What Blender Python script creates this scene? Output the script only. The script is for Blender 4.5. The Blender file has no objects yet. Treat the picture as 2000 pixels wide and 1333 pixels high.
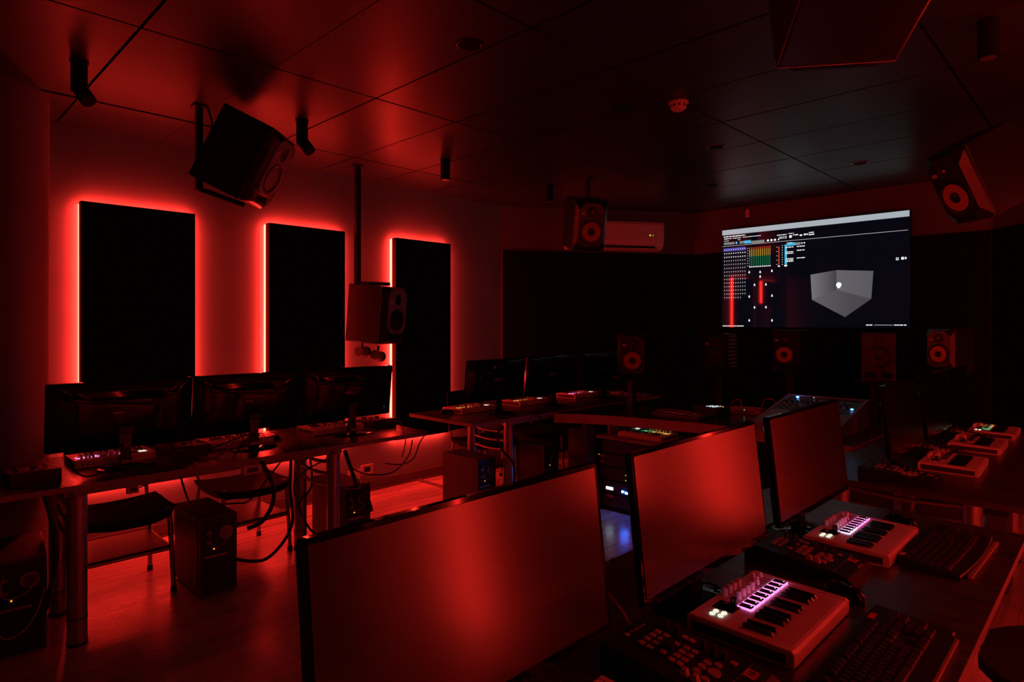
import bpy, bmesh, math, random
from mathutils import Matrix, Vector, Euler
random.seed(7)
sc = bpy.context.scene
C = sc.collection
PI = math.pi

# ------------------------------------------------------------------ camera, world, exposure
FPX, HOR, EYE = 1220.0, 632.0, 1.46
AX, AY = 1200 / 1711.27, 1220 / 1711.27
cam = bpy.data.objects.new('camera', bpy.data.cameras.new('camera'))
C.objects.link(cam); sc.camera = cam
cam.location = (0, 0, EYE)
cam.rotation_euler = (PI / 2, 0, math.atan2(AX, AY) - PI / 2)
cam.data.sensor_width = 36.0
cam.data.lens = FPX / 2000 * 36
cam.data.shift_y = -(666.5 - HOR) / 2000
cam.data.clip_start = 0.02
w = bpy.data.worlds.new('world'); sc.world = w; w.use_nodes = True
w.node_tree.nodes['Background'].inputs[0].default_value = (0.02, 0.006, 0.008, 1)
w.node_tree.nodes['Background'].inputs[1].default_value = 0.0
sc.view_settings.view_transform = 'Standard'; sc.view_settings.look = 'None'
sc.view_settings.exposure = 0.0; sc.view_settings.gamma = 1.0
sc.view_settings.use_curve_mapping = False
LED_POWER = 45.0          # red strips behind the wall panels
LED_COL = (1.0, 0.020, 0.0125)
TV_POWER = 1.35

# ------------------------------------------------------------------ materials
MATS = {}
def mat(name, col, rough=0.5, metal=0.0, noise=0.0, scale=20.0, emit=None, estr=0.0, spec=0.5, coat=0.0, bump=0.0, ior=1.5, stretch=None):
    m = bpy.data.materials.new(name); m.use_nodes = True
    nt = m.node_tree; b = nt.nodes['Principled BSDF']
    b.inputs['Base Color'].default_value = (*col, 1)
    b.inputs['Roughness'].default_value = rough
    b.inputs['Metallic'].default_value = metal
    b.inputs['Specular IOR Level'].default_value = spec
    b.inputs['IOR'].default_value = ior
    b.inputs['Coat Weight'].default_value = coat
    b.inputs['Coat Roughness'].default_value = 0.08
    if emit:
        b.inputs['Emission Color'].default_value = (*emit, 1)
        b.inputs['Emission Strength'].default_value = estr
    if noise or bump:
        tc = nt.nodes.new('ShaderNodeTexCoord'); mp = nt.nodes.new('ShaderNodeMapping')
        nt.links.new(tc.outputs['Object'], mp.inputs[0])
        if stretch: mp.inputs['Scale'].default_value = stretch
        n = nt.nodes.new('ShaderNodeTexNoise'); n.inputs['Scale'].default_value = scale; n.inputs['Detail'].default_value = 5
        nt.links.new(mp.outputs[0], n.inputs['Vector'])
        if noise:
            r = nt.nodes.new('ShaderNodeMapRange')
            r.inputs['From Min'].default_value = 0.3; r.inputs['From Max'].default_value = 0.7
            r.inputs['To Min'].default_value = 1 - noise; r.inputs['To Max'].default_value = 1 + noise
            nt.links.new(n.outputs['Fac'], r.inputs['Value'])
            v = nt.nodes.new('ShaderNodeVectorMath'); v.operation = 'SCALE'
            v.inputs[0].default_value = col
            nt.links.new(r.outputs[0], v.inputs['Scale']); nt.links.new(v.outputs[0], b.inputs['Base Color'])
            r2 = nt.nodes.new('ShaderNodeMapRange')
            r2.inputs['To Min'].default_value = max(0, rough - 0.08); r2.inputs['To Max'].default_value = min(1, rough + 0.08)
            nt.links.new(n.outputs['Fac'], r2.inputs['Value']); nt.links.new(r2.outputs[0], b.inputs['Roughness'])
        if bump:
            bp = nt.nodes.new('ShaderNodeBump'); bp.inputs['Strength'].default_value = bump; bp.inputs['Distance'].default_value = 0.004
            nt.links.new(n.outputs['Fac'], bp.inputs['Height']); nt.links.new(bp.outputs[0], b.inputs['Normal'])
    MATS[name] = m
    return m

M_wall = mat('grey_wall_paint', (0.30, 0.42, 0.48), 0.75, noise=0.06, scale=3, bump=0.03)
M_wallf = mat('dark_wall_paint', (0.09, 0.11, 0.12), 0.7, noise=0.06, scale=3)
M_absorb = mat('black_acoustic_fabric', (0.009, 0.0085, 0.009), 0.95, noise=0.2, scale=60, spec=0.0)
M_panelside = mat('dark_panel_edge', (0.06, 0.05, 0.05), 0.8, noise=0.1, scale=30)
M_col = mat('dark_column_paint', (0.13, 0.15, 0.16), 0.75, noise=0.06, scale=3)
M_edge2 = mat('light_edge_banding', (0.50, 0.42, 0.40), 0.5, noise=0.06, scale=40)
M_base = mat('grey_baseboard', (0.16, 0.15, 0.15), 0.45, noise=0.05, scale=10)
M_led = mat('red_light_strip', (0.1, 0.02, 0.02), 0.5, emit=LED_COL, estr=LED_POWER)
M_black = mat('black_plastic', (0.012, 0.012, 0.013), 0.42, noise=0.1, scale=40)
M_blackm = mat('black_matte', (0.010, 0.010, 0.010), 0.8, noise=0.1, scale=40, spec=0.2)
M_gloss = mat('glossy_black_plastic', (0.006, 0.006, 0.007), 0.06, noise=0.02, scale=5, spec=0.35)
M_screen = mat('matte_dark_screen', (0.008, 0.008, 0.008), 0.22, spec=0.5, ior=2.0)
M_white = mat('white_plastic', (0.80, 0.79, 0.78), 0.38, noise=0.03, scale=30)
M_side = mat('dark_side_cheek', (0.05, 0.035, 0.03), 0.5, noise=0.1, scale=30)
M_key = mat('black_piano_key', (0.01, 0.01, 0.01), 0.2, noise=0.05, scale=30)
M_knob = mat('white_knob_plastic', (0.80, 0.78, 0.74), 0.5, noise=0.05, scale=60)
M_pink = mat('pink_pad_light', (0.6, 0.3, 0.5), 0.5, emit=(1.0, 0.22, 0.62), estr=1.9)
M_violet = mat('pale_violet_pad_light', (0.6, 0.4, 0.6), 0.5, emit=(0.95, 0.60, 0.95), estr=1.5)
M_padtop = mat('dark_pad_rubber', (0.02, 0.018, 0.02), 0.5, noise=0.05, scale=60)
M_wbtn = mat('lit_white_button', (0.7, 0.75, 0.65), 0.5, emit=(0.85, 0.95, 0.75), estr=0.9)
M_green = mat('green_led', (0.1, 0.4, 0.2), 0.5, emit=(0.05, 0.75, 0.38), estr=0.9)
M_blue = mat('blue_led', (0.1, 0.2, 0.8), 0.5, emit=(0.04, 0.16, 1.0), estr=70.0)
M_bluesoft = mat('soft_blue_led', (0.1, 0.2, 0.8), 0.5, emit=(0.10, 0.35, 1.0), estr=5.0)
M_wled = mat('white_led', (0.8, 0.8, 0.8), 0.5, emit=(0.8, 0.9, 1.0), estr=1.6)
M_wplate = mat('lit_white_plate', (0.8, 0.8, 0.8), 0.5, emit=(0.6, 0.8, 1.0), estr=7.0)
M_amber = mat('amber_led', (0.8, 0.4, 0.1), 0.5, emit=(1.0, 0.25, 0.03), estr=2.0)
M_yellow = mat('yellow_green_led', (0.6, 0.7, 0.1), 0.5, emit=(0.55, 0.75, 0.05), estr=1.2)
M_metal = mat('silver_tube', (0.42, 0.41, 0.41), 0.34, metal=0.85, noise=0.05, scale=20)
M_dmetal = mat('dark_metal', (0.03, 0.03, 0.03), 0.4, metal=0.5, noise=0.1, scale=40)
M_cable = mat('black_cable', (0.015, 0.015, 0.015), 0.5, noise=0.05, scale=60)
M_gcable = mat('grey_cable', (0.35, 0.3, 0.28), 0.5, noise=0.05, scale=60)
M_rcable = mat('red_cable', (0.5, 0.03, 0.03), 0.5, noise=0.05, scale=60)
M_sticker = mat('red_sticker', (0.62, 0.05, 0.06), 0.6, noise=0.05, scale=60)
M_paper = mat('white_label', (0.7, 0.68, 0.65), 0.6, noise=0.05, scale=60)
M_ink = mat('dark_print', (0.03, 0.03, 0.03), 0.6)
M_greyink = mat('grey_print', (0.46, 0.44, 0.44), 0.5)
M_cone = mat('yellow_woven_cone', (0.55, 0.33, 0.05), 0.55, noise=0.1, scale=80)
M_coneb = mat('dark_cone', (0.03, 0.025, 0.025), 0.45, noise=0.1, scale=60)
M_spk = mat('black_speaker_vinyl', (0.022, 0.022, 0.023), 0.26, noise=0.02, scale=4, spec=0.5)
M_baffle = mat('blue_grey_baffle', (0.28, 0.33, 0.40), 0.42, noise=0.03, scale=6)
M_ac = mat('white_ac_plastic', (0.62, 0.62, 0.63), 0.4, noise=0.02, scale=20)
M_tray = mat('brown_board', (0.05, 0.035, 0.03), 0.45, noise=0.1, scale=12)
M_case = mat('grey_pc_case', (0.07, 0.065, 0.065), 0.5, noise=0.06, scale=40)
M_pcb = mat('dark_blue_rear_plate', (0.03, 0.035, 0.06), 0.35, metal=0.4, noise=0.1, scale=60)
M_edge = mat('grey_edge_banding', (0.30, 0.27, 0.26), 0.5, noise=0.06, scale=40)

def wood(name, c1, c2, rough, axis, plank=None, gscale=1.0, bump=0.05, spec=0.5):
    m = bpy.data.materials.new(name); m.use_nodes = True
    nt = m.node_tree; N = nt.nodes; L = nt.links; b = N['Principled BSDF']
    tc = N.new('ShaderNodeTexCoord'); mp = N.new('ShaderNodeMapping')
    L.new(tc.outputs['Object'], mp.inputs[0])
    mp.inputs['Scale'].default_value = (1.2 * gscale, 26 * gscale, 26 * gscale) if axis == 'X' else (26 * gscale, 1.2 * gscale, 26 * gscale)
    n = N.new('ShaderNodeTexNoise'); n.inputs['Scale'].default_value = 2.0; n.inputs['Detail'].default_value = 6; n.inputs['Distortion'].default_value = 0.6
    L.new(mp.outputs[0], n.inputs['Vector'])
    mx = N.new('ShaderNodeMix'); mx.data_type = 'RGBA'
    mx.inputs['A'].default_value = (*c1, 1); mx.inputs['B'].default_value = (*c2, 1)
    r = N.new('ShaderNodeMapRange'); r.inputs['From Min'].default_value = 0.35; r.inputs['From Max'].default_value = 0.65
    L.new(n.outputs['Fac'], r.inputs['Value']); L.new(r.outputs[0], mx.inputs['Factor'])
    col = mx.outputs['Result']
    if plank:
        br = N.new('ShaderNodeTexBrick'); m2 = N.new('ShaderNodeMapping')
        L.new(tc.outputs['Object'], m2.inputs[0])
        m2.inputs['Rotation'].default_value = (0, 0, plank[2])
        L.new(m2.outputs[0], br.inputs['Vector'])
        br.inputs['Scale'].default_value = 1.0; br.inputs['Brick Width'].default_value = plank[0]; br.inputs['Row Height'].default_value = plank[1]
        br.inputs['Mortar Size'].default_value = 0.0016; br.offset = 0.37
        br.inputs['Color1'].default_value = (0.62, 0.62, 0.62, 1); br.inputs['Color2'].default_value = (1.1, 1.1, 1.1, 1); br.inputs['Mortar'].default_value = (0.3, 0.3, 0.3, 1)
        mu = N.new('ShaderNodeMix'); mu.data_type = 'RGBA'; mu.blend_type = 'MULTIPLY'; mu.inputs['Factor'].default_value = 1
        L.new(col, mu.inputs['A']); L.new(br.outputs['Color'], mu.inputs['B']); col = mu.outputs['Result']
    L.new(col, b.inputs['Base Color'])
    r2 = N.new('ShaderNodeMapRange'); r2.inputs['To Min'].default_value = rough - 0.06; r2.inputs['To Max'].default_value = rough + 0.08
    L.new(n.outputs['Fac'], r2.inputs['Value']); L.new(r2.outputs[0], b.inputs['Roughness'])
    b.inputs['Specular IOR Level'].default_value = spec
    bp = N.new('ShaderNodeBump'); bp.inputs['Strength'].default_value = bump; bp.inputs['Distance'].default_value = 0.002
    L.new(n.outputs['Fac'], bp.inputs['Height']); L.new(bp.outputs[0], b.inputs['Normal'])
    return m
M_floor = wood('laminate_floor', (0.78, 0.70, 0.66), (0.86, 0.80, 0.76), 0.27, 'X', (1.3, 0.19, 0.0), 0.5, 0.01, 0.9)
M_desk = wood('dark_wood_desktop', (0.045, 0.036, 0.034), (0.085, 0.07, 0.066), 0.27, 'Y', None, 1.6, 0.10, 1.0)
M_deskc = wood('dark_console_top', (0.03, 0.03, 0.033), (0.05, 0.048, 0.05), 0.20, 'Y', None, 1.0, 0.03, 0.6)

def ceiling_mat():
    m = bpy.data.materials.new('speckled_ceiling_tile'); m.use_nodes = True
    nt = m.node_tree; N = nt.nodes; L = nt.links; b = N['Principled BSDF']
    tc = N.new('ShaderNodeTexCoord')
    n = N.new('ShaderNodeTexNoise'); n.inputs['Scale'].default_value = 90; n.inputs['Detail'].default_value = 3
    L.new(tc.outputs['Object'], n.inputs['Vector'])
    cr = N.new('ShaderNodeMapRange'); cr.inputs['From Min'].default_value = 0.35; cr.inputs['From Max'].default_value = 0.65
    cr.inputs['To Min'].default_value = 0.6; cr.inputs['To Max'].default_value = 1.4
    L.new(n.outputs['Fac'], cr.inputs['Value'])
    v = N.new('ShaderNodeVectorMath'); v.operation = 'SCALE'; v.inputs[0].default_value = (0.030, 0.045, 0.05)
    L.new(cr.outputs[0], v.inputs['Scale']); L.new(v.outputs[0], b.inputs['Base Color'])
    b.inputs['Roughness'].default_value = 0.42; b.inputs['IOR'].default_value = 1.62
    n2 = N.new('ShaderNodeTexNoise'); n2.inputs['Scale'].default_value = 1.3; L.new(tc.outputs['Object'], n2.inputs['Vector'])
    r2 = N.new('ShaderNodeMapRange'); r2.inputs['To Min'].default_value = 0.32; r2.inputs['To Max'].default_value = 0.43
    L.new(n2.outputs['Fac'], r2.inputs['Value']); L.new(r2.outputs[0], b.inputs['Roughness'])
    bp = N.new('ShaderNodeBump'); bp.inputs['Strength'].default_value = 0.08; bp.inputs['Distance'].default_value = 0.002
    L.new(n.outputs['Fac'], bp.inputs['Height']); L.new(bp.outputs[0], b.inputs['Normal'])
    return m
M_ceil = ceiling_mat()

def glow(name, col, s, rough=0.08):
    return mat(name, (0.004, 0.004, 0.004), rough, emit=col, estr=s * TV_POWER)

# ------------------------------------------------------------------ mesh builder
class MB:
    def __init__(s):
        s.bm = bmesh.new(); s.mats = []
    def _mi(s, m):
        if m is None: return 0
        if m not in s.mats: s.mats.append(m)
        return s.mats.index(m)
    def _fin(s, verts, M, m):
        if M is not None: bmesh.ops.transform(s.bm, matrix=M, verts=verts)
        if m is not None or s.mats:
            i = s._mi(m)
            vs = set(verts)
            for f in {f for v in verts for f in v.link_faces}: f.material_index = i
    def box(s, c, d, bev=0.0, M=None, m=None, seg=2):
        r = bmesh.ops.create_cube(s.bm, size=1.0)
        vs = r['verts']
        bmesh.ops.scale(s.bm, vec=Vector(d), verts=vs)
        if bev:
            es = list({e for v in vs for e in v.link_edges})
            o = bmesh.ops.bevel(s.bm, geom=es, offset=min(bev, min(d) * 0.49), segments=seg, affect='EDGES', profile=0.5)
            vs = list({v for f in o['faces'] for v in f.verts} | {v for v in vs if v.is_valid})
            st = list(vs); seen = set(vs)
            while st:
                v = st.pop()
                for e in v.link_edges:
                    u = e.other_vert(v)
                    if u not in seen: seen.add(u); st.append(u)
            vs = list(seen)
        bmesh.ops.translate(s.bm, vec=Vector(c), verts=vs)
        s._fin(vs, M, m); return s
    def cyl(s, p0, p1, r, r2=None, seg=20, M=None, m=None, caps=True):
        p0, p1 = Vector(p0), Vector(p1); d = p1 - p0
        o = bmesh.ops.create_cone(s.bm, cap_ends=caps, segments=seg, radius1=r, radius2=r if r2 is None else r2, depth=d.length)
        q = Vector((0, 0, 1)).rotation_difference(d.normalized()).to_matrix().to_4x4()
        bmesh.ops.transform(s.bm, matrix=Matrix.Translation((p0 + p1) / 2) @ q, verts=o['verts'])
        s._fin(o['verts'], M, m); return s
    def sphere(s, c, d, M=None, m=None, seg=16):
        o = bmesh.ops.create_uvsphere(s.bm, u_segments=seg, v_segments=max(6, seg // 2), radius=0.5)
        bmesh.ops.scale(s.bm, vec=Vector(d), verts=o['verts']); bmesh.ops.translate(s.bm, vec=Vector(c), verts=o['verts'])
        s._fin(o['verts'], M, m); return s
    def prism(s, pts, z0, z1, M=None, m=None):
        a = [s.bm.verts.new((x, y, z0)) for x, y in pts]; b = [s.bm.verts.new((x, y, z1)) for x, y in pts]
        s.bm.faces.new(list(reversed(a))); s.bm.faces.new(b)
        for i in range(len(pts)):
            j = (i + 1) % len(pts); s.bm.faces.new([a[i], a[j], b[j], b[i]])
        s._fin(a + b, M, m); return s
    def loft(s, rings, M=None, m=None, cap=True):
        R = [[s.bm.verts.new(p) for p in r] for r in rings]
        n = len(R[0])
        for k in range(len(R) - 1):
            for i in range(n):
                j = (i + 1) % n; s.bm.faces.new([R[k][i], R[k][j], R[k + 1][j], R[k + 1][i]])
        if cap:
            s.bm.faces.new(list(reversed(R[0]))); s.bm.faces.new(R[-1])
        s._fin([v for r in R for v in r], M, m); return s
    def lathe(s, prof, seg=32, M=None, m=None):
        # profile of (radius, z); axis Z
        R = []
        for r, z in prof:
            R.append([s.bm.verts.new((max(r, 1e-5) * math.cos(2 * PI * i / seg), max(r, 1e-5) * math.sin(2 * PI * i / seg), z)) for i in range(seg)])
        for k in range(len(R) - 1):
            for i in range(seg):
                j = (i + 1) % seg; s.bm.faces.new([R[k][i], R[k][j], R[k + 1][j], R[k + 1][i]])
        s.bm.faces.new(list(reversed(R[0]))); s.bm.faces.new(R[-1])
        s._fin([v for r in R for v in r], M, m); return s
    def tube(s, pts, r, seg=8, sub=6, M=None, m=None):
        P = [Vector(p) for p in pts]
        if sub > 1 and len(P) > 2:
            Q = []
            for i in range(len(P) - 1):
                p0 = P[max(i - 1, 0)]; p1 = P[i]; p2 = P[i + 1]; p3 = P[min(i + 2, len(P) - 1)]
                for k in range(sub):
                    t = k / sub
                    Q.append(0.5 * ((2 * p1) + (-p0 + p2) * t + (2 * p0 - 5 * p1 + 4 * p2 - p3) * t * t + (-p0 + 3 * p1 - 3 * p2 + p3) * t ** 3))
            Q.append(P[-1]); P = Q
        rings = []; ref = None
        for i, p in enumerate(P):
            t = (P[min(i + 1, len(P) - 1)] - P[max(i - 1, 0)]).normalized()
            if ref is None:
                ref = t.orthogonal().normalized()
            ref = (ref - t * ref.dot(t)).normalized()
            u = t.cross(ref)
            rings.append([p + r * (math.cos(2 * PI * k / seg) * ref + math.sin(2 * PI * k / seg) * u) for k in range(seg)])
        return s.loft(rings, M, m)
    def build(s, name, m, parent=None, smooth=False, loc=None, rot=None, label=None):
        me = bpy.data.meshes.new(name)
        bmesh.ops.recalc_face_normals(s.bm, faces=s.bm.faces)
        s.bm.to_mesh(me); s.bm.free()
        if s.mats:
            for q in s.mats: me.materials.append(q)
        else: me.materials.append(m)
        if smooth:
            for p in me.polygons: p.use_smooth = True
            try: me.set_sharp_from_angle(angle=math.radians(38))
            except Exception: pass
        o = bpy.data.objects.new(name, me); C.objects.link(o)
        if parent: o.parent = parent
        if loc: o.location = loc
        if rot: o.rotation_euler = rot
        if label: o['label'] = label
        return o

def empty(name, loc, rz=0.0, rot=None):
    o = bpy.data.objects.new(name, None); C.objects.link(o)
    o.location = loc; o.rotation_euler = rot if rot else (0, 0, rz); o.empty_display_size = 0.1
    return o
def tag(o, label, cat, group=None):
    o['label'] = label; o['category'] = cat
    if group: o['group'] = group
    return o
def struct(o):
    o['kind'] = 'structure'; return o
def tree(o):
    r = [o]
    for c in KIDS.get(o.name, []): r += tree(c)
    return r
def copy_tree(o, parent=None):
    c = o.copy(); C.objects.link(c); c.parent = parent
    if parent: c.matrix_parent_inverse = o.matrix_parent_inverse
    for ch in list(o.children): copy_tree(ch, c)
    return c
def text(s, size, m, name, parent, loc, rot, depth=0.0004, align='CENTER', label=None):
    cu = bpy.data.curves.new(name, 'FONT'); cu.body = s; cu.size = size; cu.align_x = align; cu.align_y = 'CENTER'; cu.extrude = depth
    t = bpy.data.objects.new(name, cu); C.objects.link(t)
    dg = bpy.context.evaluated_depsgraph_get()
    me = bpy.data.meshes.new_from_object(t.evaluated_get(dg)); me.name = name
    bpy.data.objects.remove(t); bpy.data.curves.remove(cu)
    me.materials.clear(); me.materials.append(m)
    o = bpy.data.objects.new(name, me); C.objects.link(o); o.parent = parent; o.location = loc; o.rotation_euler = rot
    if label: o['label'] = label
    return o
def rrect(w, h, r, n=5, cx=0, cy=0):
    p = []
    for qx, qy, a0 in ((1, 1, 0), (-1, 1, 90), (-1, -1, 180), (1, -1, 270)):
        for k in range(n + 1):
            a = math.radians(a0 + 90 * k / n)
            p.append((cx + qx * (w / 2 - r) + r * math.cos(a), cy + qy * (h / 2 - r) + r * math.sin(a)))
    return p
YZ = lambda pts, x: [(x, a, b) for a, b in pts]

# ------------------------------------------------------------------ room shell
CEIL = 2.70
XB, XT, YL, YR = -2.6, 6.45, 4.71, -0.68
pt = [(XB, YR), (4.95, YR), (XT, 0.78), (XT, 3.47), (4.61, YL), (XB, YL)]
struct(MB().prism([(x * 1.0 + (0.1 if x > 6 else 0), y) for x, y in pt], -0.06, 0.0).build('floor', M_floor))
def wall(name, a, b, m, t=0.12, z1=CEIL + 0.1, z0=-0.06):
    a, b = Vector((*a, 0)), Vector((*b, 0)); d = (b - a).normalized(); n = Vector((d.y, -d.x, 0))
    p = [a, b, b + n * t, a + n * t]
    return struct(MB().prism([(q.x, q.y) for q in p], z0, z1).build(name, m))
# going round counter-clockwise seen from above: outward normal is (d.y,-d.x)
wall('wall_right', pt[0], pt[1], M_wall)
wall('wall_front_right', pt[1], pt[2], M_wallf)
wall('wall_front', pt[2], pt[3], M_wallf)
wall('wall_front_left', pt[3], pt[4], M_wallf)
wall('wall_left', pt[4], pt[5], M_wall)
wall('wall_back', pt[5], pt[0], M_wall)

# ceiling: tiles with small gaps over a dark slab, one mesh of tiles
struct(MB().prism(pt, CEIL + 0.02, CEIL + 0.10).build('ceiling', M_blackm))
cb = MB()
xs = [0.775 + 0.5755 * k for k in range(-6, 11)]
ys = [0.61 + 1.168 * k for k in range(-2, 4)] + [4.72]
def inside(x, y):
    for i in range(len(pt)):
        a = pt[i]; b = pt[(i + 1) % len(pt)]
        if (b[0] - a[0]) * (y - a[1]) - (b[1] - a[1]) * (x - a[0]) < -1e-6: return False
    return True
def clip(poly):
    for i in range(len(pt)):
        a = pt[i]; b = pt[(i + 1) % len(pt)]; out = []
        f = lambda p: (b[0] - a[0]) * (p[1] - a[1]) - (b[1] - a[1]) * (p[0] - a[0])
        for k in range(len(poly)):
            p, q = poly[k], poly[(k + 1) % len(poly)]; fp, fq = f(p), f(q)
            if fp >= 0: out.append(p)
            if fp * fq < 0:
                t = fp / (fp - fq); out.append((p[0] + t * (q[0] - p[0]), p[1] + t * (q[1] - p[1])))
        poly = out
        if len(poly) < 3: return []
    return poly
rnd = random.Random(3)
for j in range(len(ys) - 1):
    for i in range(len(xs) - 1):
        # wider tiles over the left and back part of the room
        g = 0.006
        gy = 0.024 if (j == 4 and xs[i] < 1.4) else g
        ga = 0.001 if (i % 2 == 1 and xs[i] < 2.4) else g
        gb = 0.001 if (i % 2 == 0 and xs[i + 1] < 2.4) else g
        dz = rnd.uniform(-0.0012, 0.0012)
        poly = clip([(xs[i] + ga, ys[j] + g), (xs[i + 1] - gb, ys[j] + g), (xs[i + 1] - gb, ys[j + 1] - gy), (xs[i] + ga, ys[j + 1] - gy)])
        if poly: cb.prism(poly, CEIL + dz, CEIL + 0.018)
struct(cb.build('ceiling_tiles', M_ceil))

# baseboards
def rail(name, a, b, h, t, m, z=0.0, off=0.0):
    a, b = Vector((*a, 0)), Vector((*b, 0)); d = (b - a).normalized(); n = Vector((-d.y, d.x, 0))
    a = a + n * off; b = b + n * off
    p = [a, b, b + n * t, a + n * t]
    return struct(MB().prism([(q.x, q.y) for q in p], z, z + h).build(name, m))
rail('baseboard_left', pt[4], pt[5], 0.09, 0.014, M_base)
rail('baseboard_front_left', pt[3], pt[4], 0.09, 0.014, M_base)
rail('baseboard_front', pt[2], pt[3], 0.09, 0.014, M_base)
rail('baseboard_right', pt[0], pt[1], 0.09, 0.014, M_base)
rail('trim_1', pt[4], pt[5], 0.012, 0.028, M_base, 0.0)

# round column by the left wall
col = MB().lathe([(0.374, 0.0), (0.374, CEIL)], 72).build('column', M_col, smooth=True)
col.location = (0.305, 4.33, 0); struct(col)

# dark acoustic cladding on the front walls, up to 2.23 m
def clad(name, a, b, z0, z1, label, t=0.025, i0=0.02, i1=0.02):
    a, b = Vector((*a, 0)), Vector((*b, 0)); d = (b - a).normalized(); n = Vector((-d.y, d.x, 0))
    L = (b - a).length
    p = [a + d * i0, a + d * (L - i1), a + d * (L - i1) + n * t, a + d * i0 + n * t]
    o = MB().prism([(q.x, q.y) for q in p], z0, z1).build(name, M_absorb)
    return tag(o, label, 'wall panel')
clad('acoustic_cladding', pt[3], pt[4], 0.10, 2.23, 'black fabric cladding on the slanted wall under the air conditioner', i0=0.012, i1=0.03)
clad('acoustic_cladding', pt[2], pt[3], 0.10, 2.23, 'black fabric cladding on the front wall behind the big screen')
clad('acoustic_cladding', pt[1], pt[2], 0.10, 2.23, 'black fabric cladding on the slanted wall beside the big screen')

# ------------------------------------------------------------------ wall panels with red light strips
def light_panel(x0, x1, y, sgn, label, z0=0.42, z1=2.222, t=0.06, gap=0.036, along='X'):
    # sgn: direction from the wall into the room; panel centred at x0..x1 along the wall
    if along == 'X':
        root = empty('backlit_panel', ((x0 + x1) / 2, y, z0)); f = (0, sgn)
    else:
        root = empty('backlit_panel', (y, (x0 + x1) / 2, z0)); f = (sgn, 0)
    wd, h = x1 - x0, z1 - z0
    def bx(c, d):      # c=(along,out,z)
        return (((c[0], c[1] * sgn, c[2]), (d[0], d[1], d[2])) if along == 'X' else ((c[1] * sgn, c[0], c[2]), (d[1], d[0], d[2])))
    b = MB(); c, d = bx((0, gap + t / 2, h / 2), (wd, t, h)); b.box(c, d, 0.004, m=M_panelside)
    c, d = bx((0, gap + t + 0.0015, h / 2), (wd - 0.012, 0.004, h - 0.012)); b.box(c, d, m=M_absorb)
    b.build('panel_board', M_panelside, root)
    s = MB(); e = 0.006; u = 0.032
    for cc, dd in (((-wd / 2 + e, gap / 2, h / 2), (0.006, u, h - 0.02)), ((wd / 2 - e, gap / 2, h / 2), (0.006, u, h - 0.02)),
                   ((0, gap / 2, e), (wd - 0.02, u, 0.006)), ((0, gap / 2, h - e), (wd - 0.02, u, 0.006))):
        c, d = bx(cc, dd); s.box(c, d)
    s.build('light_strip', M_led, root, label='glowing red-orange strip')
    k = MB(); c, d = bx((0, gap / 2, h / 2), (wd - 0.06, gap, h - 0.06)); k.box(c, d); k.build('mounting_frame', M_blackm, root)
    return tag(root, label, 'wall panel', 'backlit acoustic panels')
light_panel(0.885, 1.553, YL, -1, 'tall black panel with red glow nearest the round column')
light_panel(2.074, 2.721, YL, -1, 'tall black backlit panel standing between two other panels, behind the ceiling pole')
light_panel(3.222, 3.855, YL, -1, 'tall black backlit panel nearest the room corner by the desk end')
#light_panel(-1.45, -0.80, YL, -1, 'tall black panel with red glow behind the round column')
for x, lb in ((0.65, 'behind the camera'), (1.82, 'beside the near desk'), (2.99, 'beside the far desk'), (4.16, 'furthest along')):
    light_panel(x, x + 0.65, YR, 1, 'tall black backlit panel on the right wall, ' + lb)
#light_panel(0.9, 1.55, XB, 1, 'tall black backlit panel on the back wall nearer the right', along='Y')
#light_panel(2.6, 3.25, XB, 1, 'tall black backlit panel on the back wall nearer the column', along='Y')

# ------------------------------------------------------------------ air conditioner
def chamfer_pos(t):      # along the slanted wall from the left corner
    a = Vector((4.61, 4.71, 0)); b = Vector((6.45, 3.47, 0)); return a + (b - a) * t
yaw_ch = math.atan2(-(6.45 - 4.61), -(4.71 - 3.47)) # facing into the room
nrm = Vector((-(4.71 - 3.47), -(6.45 - 4.61), 0)).normalized()
yaw_ac = math.atan2(nrm.y, nrm.x)
p = (Vector((5.183, 4.324, 0)) + Vector((6.079, 3.72, 0))) / 2
ac = empty('air_conditioner', (p.x, p.y, 2.25), yaw_ac)
prof = [(0.0, 0.0), (0.10, 0.0), (0.15, 0.012), (0.19, 0.055), (0.20, 0.10), (0.20, 0.27), (0.185, 0.30), (0.0, 0.31)]
W2 = 0.53
MB().loft([[(x, -W2, z) for x, z in prof], [(x, W2, z) for x, z in prof]]).build('body', M_ac, ac)
MB().box((0.150, 0, 0.012), (0.075, 0.90, 0.010), 0.002, M=Matrix.Rotation(0, 4, 'Y')).build('louvre', M_ac, ac)
MB().box((0.176, 0, 0.030), (0.03, 0.86, 0.016), m=None).build('outlet_slot', M_blackm, ac)
MB().box((0.2005, 0.36, 0.155), (0.002, 0.13, 0.022), 0.0008).build('display_window', M_greyink, ac)
text('46', 0.026, M_yellow, 'display_digits', ac, (0.202, 0.370, 0.155), (PI / 2, 0, PI / 2), label='lit yellow-green digits')
MB().box((0.2025, 0.405, 0.157), (0.001, 0.006, 0.009)).build('display_dot', M_yellow, ac)
tag(ac, 'white wall air conditioner above the black cladding, behind a hanging speaker', 'air conditioner')

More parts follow.
